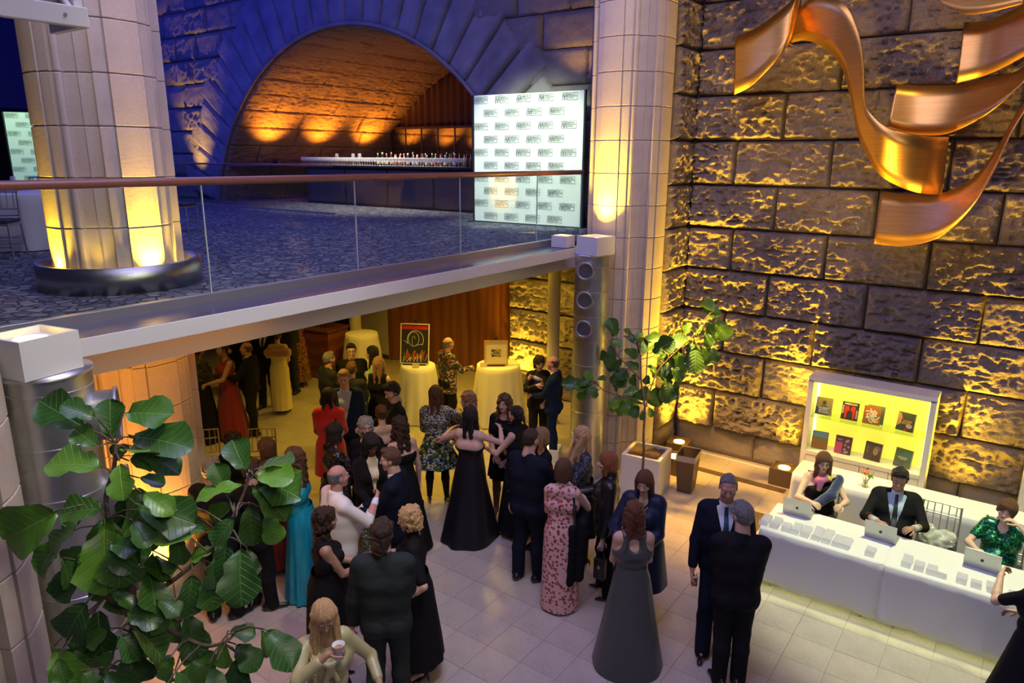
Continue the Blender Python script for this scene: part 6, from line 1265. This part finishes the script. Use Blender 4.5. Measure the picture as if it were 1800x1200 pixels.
for k, ((x, z), l, c, dr) in enumerate(zip(BX, bl, bc, (bk1, bk2, bk3, bk4, bk5, bk6, bk7, bk8))): book(x, z, .215, .25, (4, 0, 0, -10, 6, 0, -8, -14)[k], l, C('book_cover_%s' % 'abcdefgh'[k], c), dr)
book(-1.375, 1.18, .215, .25, 0, 'grey book peeping out behind the swirl patterned one', C('bk_slate', (.1, .13, .14)), lambda t, w, h: [])
bpy.data.objects[[o.name for o in bpy.data.objects if o.name.startswith('book.')][-1]].location.y = 10.40
book(.72, 1.18, .22, .27, 0, 'green book on the right book case, upper shelf', C('bk_green', (.02, .1, .04)), lambda t, w, h: [])
book(.66, .665, .2, .25, 12, 'dark book with red figure on the right book case', C('bk_dark', (.06, .055, .04)), lambda t, w, h: [poly(t, 'red_figure', C('bk_red', (.6, .03, .02)), disc(.0, .12, .05, .06))])
rb = MB().box(-.02, .02, -.004, .004, -.32, .03, .001).build('ribbon', mat('pink_ribbon', (.65, .06, .14), .5)); rb.location = (.58, 10.17, .70); tag(rb, 'pink ribbon hanging over the counter of the right book case', 'ribbon')

# ------------------------------------------------------------------ registration desk
def desk(x0, x1, y0, y1, label, cl, hem, h=.73, seed=0):
    t = thing('folding_table', label, 'table', (0, 0, 0))
    MB().box(x0 + .02, x1 - .02, y0 + .02, y1 - .02, h - .03, h, .004).build('table_top', M['grey_metal'], t)
    for x in (x0 + .15, x1 - .15):
        for y in (y0 + .1, y1 - .1): MB().tube([(x, y, 0), (x, y, h - .03)], .014, 8).build('leg', M['grey_metal'], t)
    w, d = x1 - x0, y1 - y0; per = [(x0, y1), (x0, y0), (x1, y0), (x1, y1)]; L = [d, w, d, w]; P_ = []; rr = .02
    for k in range(4):
        a, b = per[k], per[(k + 1) % 4]; n = max(6, int(L[k] / .045))
        for i in range(n): P_.append((a[0] + (b[0] - a[0]) * i / n, a[1] + (b[1] - a[1]) * i / n, k, i / n))
    n = len(P_); v = []; q = random.Random(seed); ph = q.uniform(0, 6); zs = [h + .004, h - .004] + [h - .01 - (h - .01 - hem) * k / 8 for k in range(1, 9)]
    nx = {0: (-1, 0), 1: (0, -1), 2: (1, 0), 3: (0, 1)}
    for j, z in enumerate(zs):
        for x, y, k, u in P_:
            e = (0 if j == 0 else .012) + (.010 * (j / 9) * (math.sin(u * 21 + ph) + .6 * math.sin(u * 47 + ph * 2))) * (j > 1) + .018 * (j / 9); zz = z + (.012 * math.sin(u * 9 + ph) if j == 9 and hem > .05 else 0)
            v.append((x + nx[k][0] * e, y + nx[k][1] * e, max(.004, zz)))
    f = [(j * n + (i + 1) % n, j * n + i, (j + 1) * n + i, (j + 1) * n + (i + 1) % n) for j in range(len(zs) - 1) for i in range(n)]
    f.append(tuple(range(n))[::-1]); o = MB().add(v, f, False).build('tablecloth', M['cloth']); tag(o, cl, 'tablecloth'); md = o.modifiers.new('t', 'SOLIDIFY'); md.thickness = .003
    o.data.polygons.foreach_set('use_smooth', [abs(p.normal.z) < .5 for p in o.data.polygons])
    return t
desk(-1.96, -.72, 7.42, 8.13, 'folding table under the left part of the front desk', 'white cloth over the left part of the front welcome desk', .10, seed=1)
desk(-.70, .55, 7.42, 8.13, 'folding table under the middle part of the front desk', 'white cloth over the middle of the front welcome desk', .10, seed=2)
desk(.57, 1.9, 7.42, 8.13, 'folding table under the right end of the front desk', 'white cloth over the right end of the front welcome desk', .10, seed=3)
desk(-2.06, -.24, 9.08, 9.62, 'folding table behind the seated staff at left', 'white cloth over the left rear table with the flower vase', .01, seed=4)
desk(-.22, 1.7, 9.08, 9.62, 'folding table behind the seated staff at right', 'white cloth over the right rear table', .01, seed=5)
lamp('AREA', (-.2, 7.46, .16), (-.2, 7.25, 0), 3.2, (.90, 1, .45), 3.9, name='under_desk_light', sy=.05)
lb2 = MB().box(-1.9, 1.8, 7.50, 7.53, .15, .17).build('led_strip', M['led']); tag(lb2, 'lit strip light under the hem of the front welcome desk', 'light strip')
M['laptop'] = mat('laptop_grey', (.52, .53, .52), .35, .6)
def laptop(x, y, rz, label):
    t = thing('laptop', label, 'laptop', (x, y, .738), R(rz))
    MB().box(-.155, .155, 0, .215, 0, .014, .005).build('base', M['laptop'], t); MB().box(-.14, .14, .03, .12, .0142, .016).build('keyboard', M['black'], t)
    c, s = math.cos(R(14)), math.sin(R(14)); mt = Matrix(((1, 0, 0, 0), (0, c, s * -1, 0), (0, s, c, .012), (0, 0, 0, 1))); lid = MB().box(-.155, .155, -.004, .003, 0, .215, .003).build('lid', M['laptop'], t)
    em = MB(); em.add([(p[0], -.0052, p[1]) for p in disc(0, .105, .016, .017)], [tuple(range(18))]); em.add([(p[0], -.0052, p[1]) for p in disc(.004, .128, .003, .007, 8)], [tuple(range(8))]); e = em.build('emblem', M['grille'], t)
    sc = MB().box(-.145, .145, .0032, .004, .012, .205).build('screen', mat('screen_lit', (.5, .6, .7), .3, emit=.8, ecol=(.6, .75, .9)), t)
    for o in (lid, e, sc): o.data.transform(mt)
    e.parent = lid; sc.parent = lid
laptop(-1.70, 7.92, 3, 'grey laptop in front of the woman in the one shoulder dress'); laptop(-.83, 7.90, -3, 'grey laptop in front of the man in the striped shirt'); laptop(.09, 7.89, -4, 'grey laptop in front of the woman in green sequins')
TC = MB().add([(-.045, -.022, 0), (.045, -.022, 0), (.045, 0, .055), (-.045, 0, .055), (-.045, .022, 0), (.045, .022, 0)], [(0, 1, 2, 3), (3, 2, 5, 4)]).mesh('place_card'); TC.materials.append(mat('card_stock', (.80, .80, .78), .6))
TC2 = MB()
for k in range(2): bar2(TC2, -.03, .018 + k * .014, .03 - k * .012, .018 + k * .014, .003)
gc = 0
for k, x in enumerate(CARD_X):
    rows = (4, 4, 3, 4, 4, 5, 5, 4, 4, 3, 4, 3, 3, 1, 3, 2, 3, 2)[k]
    for r_ in range(rows):
        o = link(bpy.data.objects.new('place_card', TC)); o.location = (x + rnd.uniform(-.006, .006), 7.49 + r_ * .058 + rnd.uniform(-.004, .004), .7365); o.rotation_euler = (0, 0, rnd.uniform(-.06, .06)); tag(o, 'folded white name card standing in the rows on the front welcome desk', 'card', 'name cards on the welcome desk')
# vase, plastic bag, silver chairs
vs = thing('flower_vase', 'small glass vase with an orange bloom on the rear table', 'vase', (-1.22, 9.22, .735))
MB().lathe([(0, 0), (.035, 0), (.037, .01), (.03, .09), (.034, .11), (.031, .11), (.027, .09), (.033, .012), (0, .01)], 16).build('glass', M['drink_glass'], vs)
def blossom(c, r, m_, n=26, seed=1):
    b = MB(); q = random.Random(seed)
    for k in range(n):
        a, z = q.uniform(0, 6.28), q.uniform(-.3, 1); d = Vector((math.cos(a) * math.sqrt(1 - z * z), math.sin(a) * math.sqrt(1 - z * z), z)); s_ = d.orthogonal().normalized(); c_ = Vector(c) + d * r * .55; u_ = d.cross(s_); w = r * .42
        b.add([c_ - s_ * w, c_ + u_ * w * .8 + d * r * .4, c_ + s_ * w, c_ - u_ * w * .8 + d * r * .1], [(0, 1, 2, 3)])
    return b.build('bloom', m_, vs)
blossom((-.015, 0, .19), .05, mat('petal_orange', (.85, .32, .12), .6)); blossom((.05, -.01, .15), .04, mat('petal_green', (.25, .45, .05), .6), seed=2); blossom((.0, .03, .23), .02, mat('petal_plum', (.15, .03, .08), .6), 10, 3)
st = MB()
for a in ((-.015, 0, .18), (.05, -.01, .14), (0, .03, .23), (-.07, .01, .2), (.08, .02, .22)): st.tube([(0, 0, .02), (a[0] * .4, a[1] * .4, .1), a], .003, 5)
st.build('stems', M['bark'] if False else LM[1], vs)['kind'] = 'stuff'
pb = blob([ELL((0, 0, .12), (.16, .11, .12), .04), ELL((.10, .02, .17), (.09, .08, .08), .04), ELL((-.08, .0, .2), (.06, .06, .09), .04)], .016, [above(.004)], .03, 40, 2)
pbo = put('plastic_bag', npmesh('plastic_bag', *pb, True), mat('clear_plastic', (.75, .80, .70), .15, alpha=.55)); pbo.location = (-.36, 8.62, .452); tag(pbo, 'clear plastic bag on the seat of the empty silver chair', 'bag')
def chair_parts(t, m_):
    w, d, sh, bh = .20, .20, .43, .92
    def leg(x, y, top, lean): MB().tube([(x * 1.06, y * 1.12, 0), (x, y, sh * .6), (x * .97, y * (.97), sh), (x * .94, y + lean, top)] if top > sh else [(x * 1.04, y * 1.04, 0), (x, y, top)], .012, 7).build('leg', m_, t)
    leg(-w, -d, sh, 0); leg(w, -d, sh, 0); leg(-w, d, bh, .045); leg(w, d, bh, .045)
    MB().box(-w - .015, w + .015, -d - .015, d + .015, sh - .03, sh, .008).build('seat', m_, t); MB().box(-w - .005, w + .005, -d - .01, d, sh, sh + .04, .015).build('cushion', M['cushion'], t)
    for z, y in ((bh - .01, d + .045), (bh - .13, d + .03), (sh + .15, d + .012), (sh + .07, d + .004)): MB().tube([(-w, y, z), (0, y + .006, z + (.01 if z > .9 else 0)), (w, y, z)], .009, 6).build('back_rail', m_, t)
    for k in range(5): x = -w * .72 + k * w * .36; MB().tube([(x, d + .045, bh - .01), (x, d + .03, bh - .13)] if True else [], .006, 5).build('spindle', m_, t)
    for k in range(5): x = -w * .72 + k * w * .36; MB().tube([(x, d + .032, bh - .13), (x, d + .012, sh + .15)], .006, 5).build('spindle', m_, t)
    for z in (.14, .22):
        MB().tube([(-w, -d, z), (w, -d, z)], .007, 6).build('stretcher', m_, t); MB().tube([(-w, d, z), (w, d, z)], .007, 6).build('stretcher', m_, t); MB().tube([(-w, -d, z), (-w, d, z)], .007, 6).build('stretcher', m_, t); MB().tube([(w, -d, z), (w, d, z)], .007, 6).build('stretcher', m_, t)
c0 = thing('chiavari_chair', 'silver bamboo style chair left of the woman in green sequins', 'chair', (-.36, 8.62, 0), R(0)); chair_parts(c0, M['silver'])
dup(c0, (-1.62, 8.66, 0), R(4), 'silver bamboo style chair under the woman in the one shoulder dress'); dup(c0, (-.80, 8.64, 0), R(0), 'silver bamboo style chair under the man in the striped shirt'); dup(c0, (.24, 8.60, 0), R(-4), 'silver bamboo style chair under the woman in green sequins')
cg = thing('chiavari_chair', 'gold bamboo style chair nearest the column behind the fig leaves', 'chair', (-8.90, 4.95, 0), R(60)); chair_parts(cg, M['gold_chair'])
dup(cg, (-8.35, 5.42, 0), R(40), 'gold bamboo style chair standing alone on the yellow lit floor')
# dinner tables on the upper floor, far left
def dinner_table(x, y, label, r=.80):
    t = thing('round_table', label, 'table', (x, y, 3.45)); MB().lathe([(0, .70), (r, .70), (r, .73), (0, .73)], 40).build('table_top', M['grey_metal'], t); MB().lathe([(.04, 0), (.04, .7)], 12).build('post', M['grey_metal'], t)
    n = 96; v = []; prof = [(0, .742), (r, .742), (r + .012, .73)] + [(r + .02 + .06 * k / 6, .73 - .72 * k / 6) for k in range(1, 7)]
    for j, (rr, z) in enumerate(prof):
        for i in range(n): a = 2 * math.pi * i / n; q_ = rr * (1 + .035 * max(0, (j - 2) / 6) * math.sin(14 * a)); v.append((q_ * math.cos(a), q_ * math.sin(a), z))
    o = MB().add(v, [(j * n + i, j * n + (i + 1) % n, (j + 1) * n + (i + 1) % n, (j + 1) * n + i) for j in range(len(prof) - 1) for i in range(n)], True).build('tablecloth', M['cloth']); o.location = (x, y, 3.45); tag(o, 'white cloth over the ' + label, 'tablecloth')
dinner_table(-11.55, 4.15, 'near round dinner table left of the column'); dinner_table(-15.2, 6.0, 'second round dinner table further back', .85)
for k, (x, y, rz, l) in enumerate([(-10.42, 3.42, 50, 'silver bamboo style chair at the left frame edge on the upper floor'), (-10.75, 4.85, 118, 'silver bamboo style chair between the near dinner table and the column'), (-12.5, 4.95, 215, 'silver bamboo style chair behind the near dinner table'), (-12.35, 3.3, 300, 'silver bamboo style chair left of the near dinner table'), (-14.1, 5.6, 75, 'silver bamboo style chair before the second dinner table'), (-15.6, 7.1, 190, 'silver bamboo style chair behind the second dinner table')]): dup(c0, (x, y, 3.45), R(rz), l)
dup(c0, (-11.75, 6.55, 3.45), R(125), 'silver bamboo style chair just right of the clustered column on the upper floor')
for k in range(5):
    a = k * 1.26 + .4; o = link(bpy.data.objects.new('wine_glass', WG)); o.location = (-11.55 + .55 * math.cos(a), 4.15 + .55 * math.sin(a), 4.193); tag(o, 'empty wine glass on the near dinner table', 'glass', 'wine glasses on the near dinner table')
fp = thing('floor_panel', 'dark brass tread plate in the floor behind the front desk corner', 'plate', (-2.62, 8.9, 0)); MB().box(-.3, .3, -.28, .28, 0, .006, .001).build('plate', M['bronze_box'], fp)

# ------------------------------------------------------------------ things in hands
in_hand('blond_cup', 0, 'paper_cup', 'white paper cup at the lips of the blond woman in gold satin', 'cup', lambda t: MB().lathe([(0, 0), (.03, 0), (.042, .11), (.044, .112), (.040, .11), (.028, .006), (0, .006)], 20).build('cup', M['white'], t), -.05)
in_hand('blond_curly', 1, 'handbag', 'dark leather handbag at the hip of the woman with damp blond curls', 'bag', bag_build(.26, .22, .08, 'leather', .10), -.34)
in_hand('dark_wavy_gown', 0, 'handbag', 'small black bag hanging beside the long dark waves', 'bag', bag_build(.17, .14, .06, 'leather', .16), -.32)
in_hand('floral_jacket', 0, 'tumbler', 'tumbler held by the man in the floral jacket', 'glass', tumbler, -.05)
in_hand('grey_man', 1 if False else 0, 'tumbler', 'tumbler with a black straw held low by the man in the teal tie', 'glass', tumbler, -.10)
in_hand('ginger', 0, 'wine_glass', 'stemmed glass held by the woman in the leather jacket', 'glass', wine_glass, -.10)
in_hand('ginger', 1, 'handbag', 'black drawstring bag hanging from the hand of the leather jacket wearer', 'bag', bag_build(.13, .24, .07, 'leather', .10), -.40)
in_hand('navy_back', 0, 'phone', 'phone in the hand of the man in the large navy suit', 'phone', lambda t: MB().box(-.035, .035, -.004, .004, -.07, .07, .003).build('case', M['black'], t), .03)
in_hand('hidden_skirt', 1, 'wine_glass', 'wine glass beside the phone of the large navy suit', 'glass', wine_glass, -.10)
in_hand('navy_coat', 0, 'wine_glass', 'wine glass held by the auburn haired woman in the navy coat', 'glass', wine_glass, -.10)
in_hand('navy_coat', 1, 'clutch', 'bright blue clutch held by the woman in the navy coat', 'bag', lambda t: [MB().box(-.11, .11, -.025, .025, -.09, .05, .012).build('bag_body', mat('clutch_blue', (.02, .08, .55), .5, sheen=.4), t)], .0)
in_hand('bald_tux', 0, 'wine_glass', 'wine glass held by the bald man in the dinner suit', 'glass', wine_glass, -.10)
in_hand('long_brown', 0, 'tumbler', 'clear tumbler held by the woman with very long brown hair', 'glass', tumbler, -.05)
in_hand('stone_w', 0, 'wine_glass', 'wine glass held by the woman in the black trouser suit', 'glass', wine_glass, -.10)
in_hand('l_brown', 0, 'clutch', 'dark red clutch behind the fig leaves', 'bag', lambda t: [MB().box(-.10, .10, -.02, .02, -.07, .05, .01).build('bag_body', M['dress_red'], t)], .0)
in_hand('cream', 1, 'clutch', 'small dark blue clutch held by the woman in cream', 'bag', lambda t: [MB().box(-.10, .10, -.02, .02, -.09, .05, .01).build('bag_body', M['stole_blue'], t)], .0)
lamp('SPOT', (-13.2, 12.6, 7.2), (-13.4, 13.2, 4.4), 900, (1, .84, .6), .3, 105, .7, name='bar_fill')  # added lamp above the upper bar so its glasses show
lamp('SPOT', (-4.1, 9.05, 3.35), (-2.7, 9.3, 0), 1100, (1, .52, .07), .08, 70, .8, name='floor_warm_fill')  # added lamp beside the column, warms the floor by the wall; no soffit here
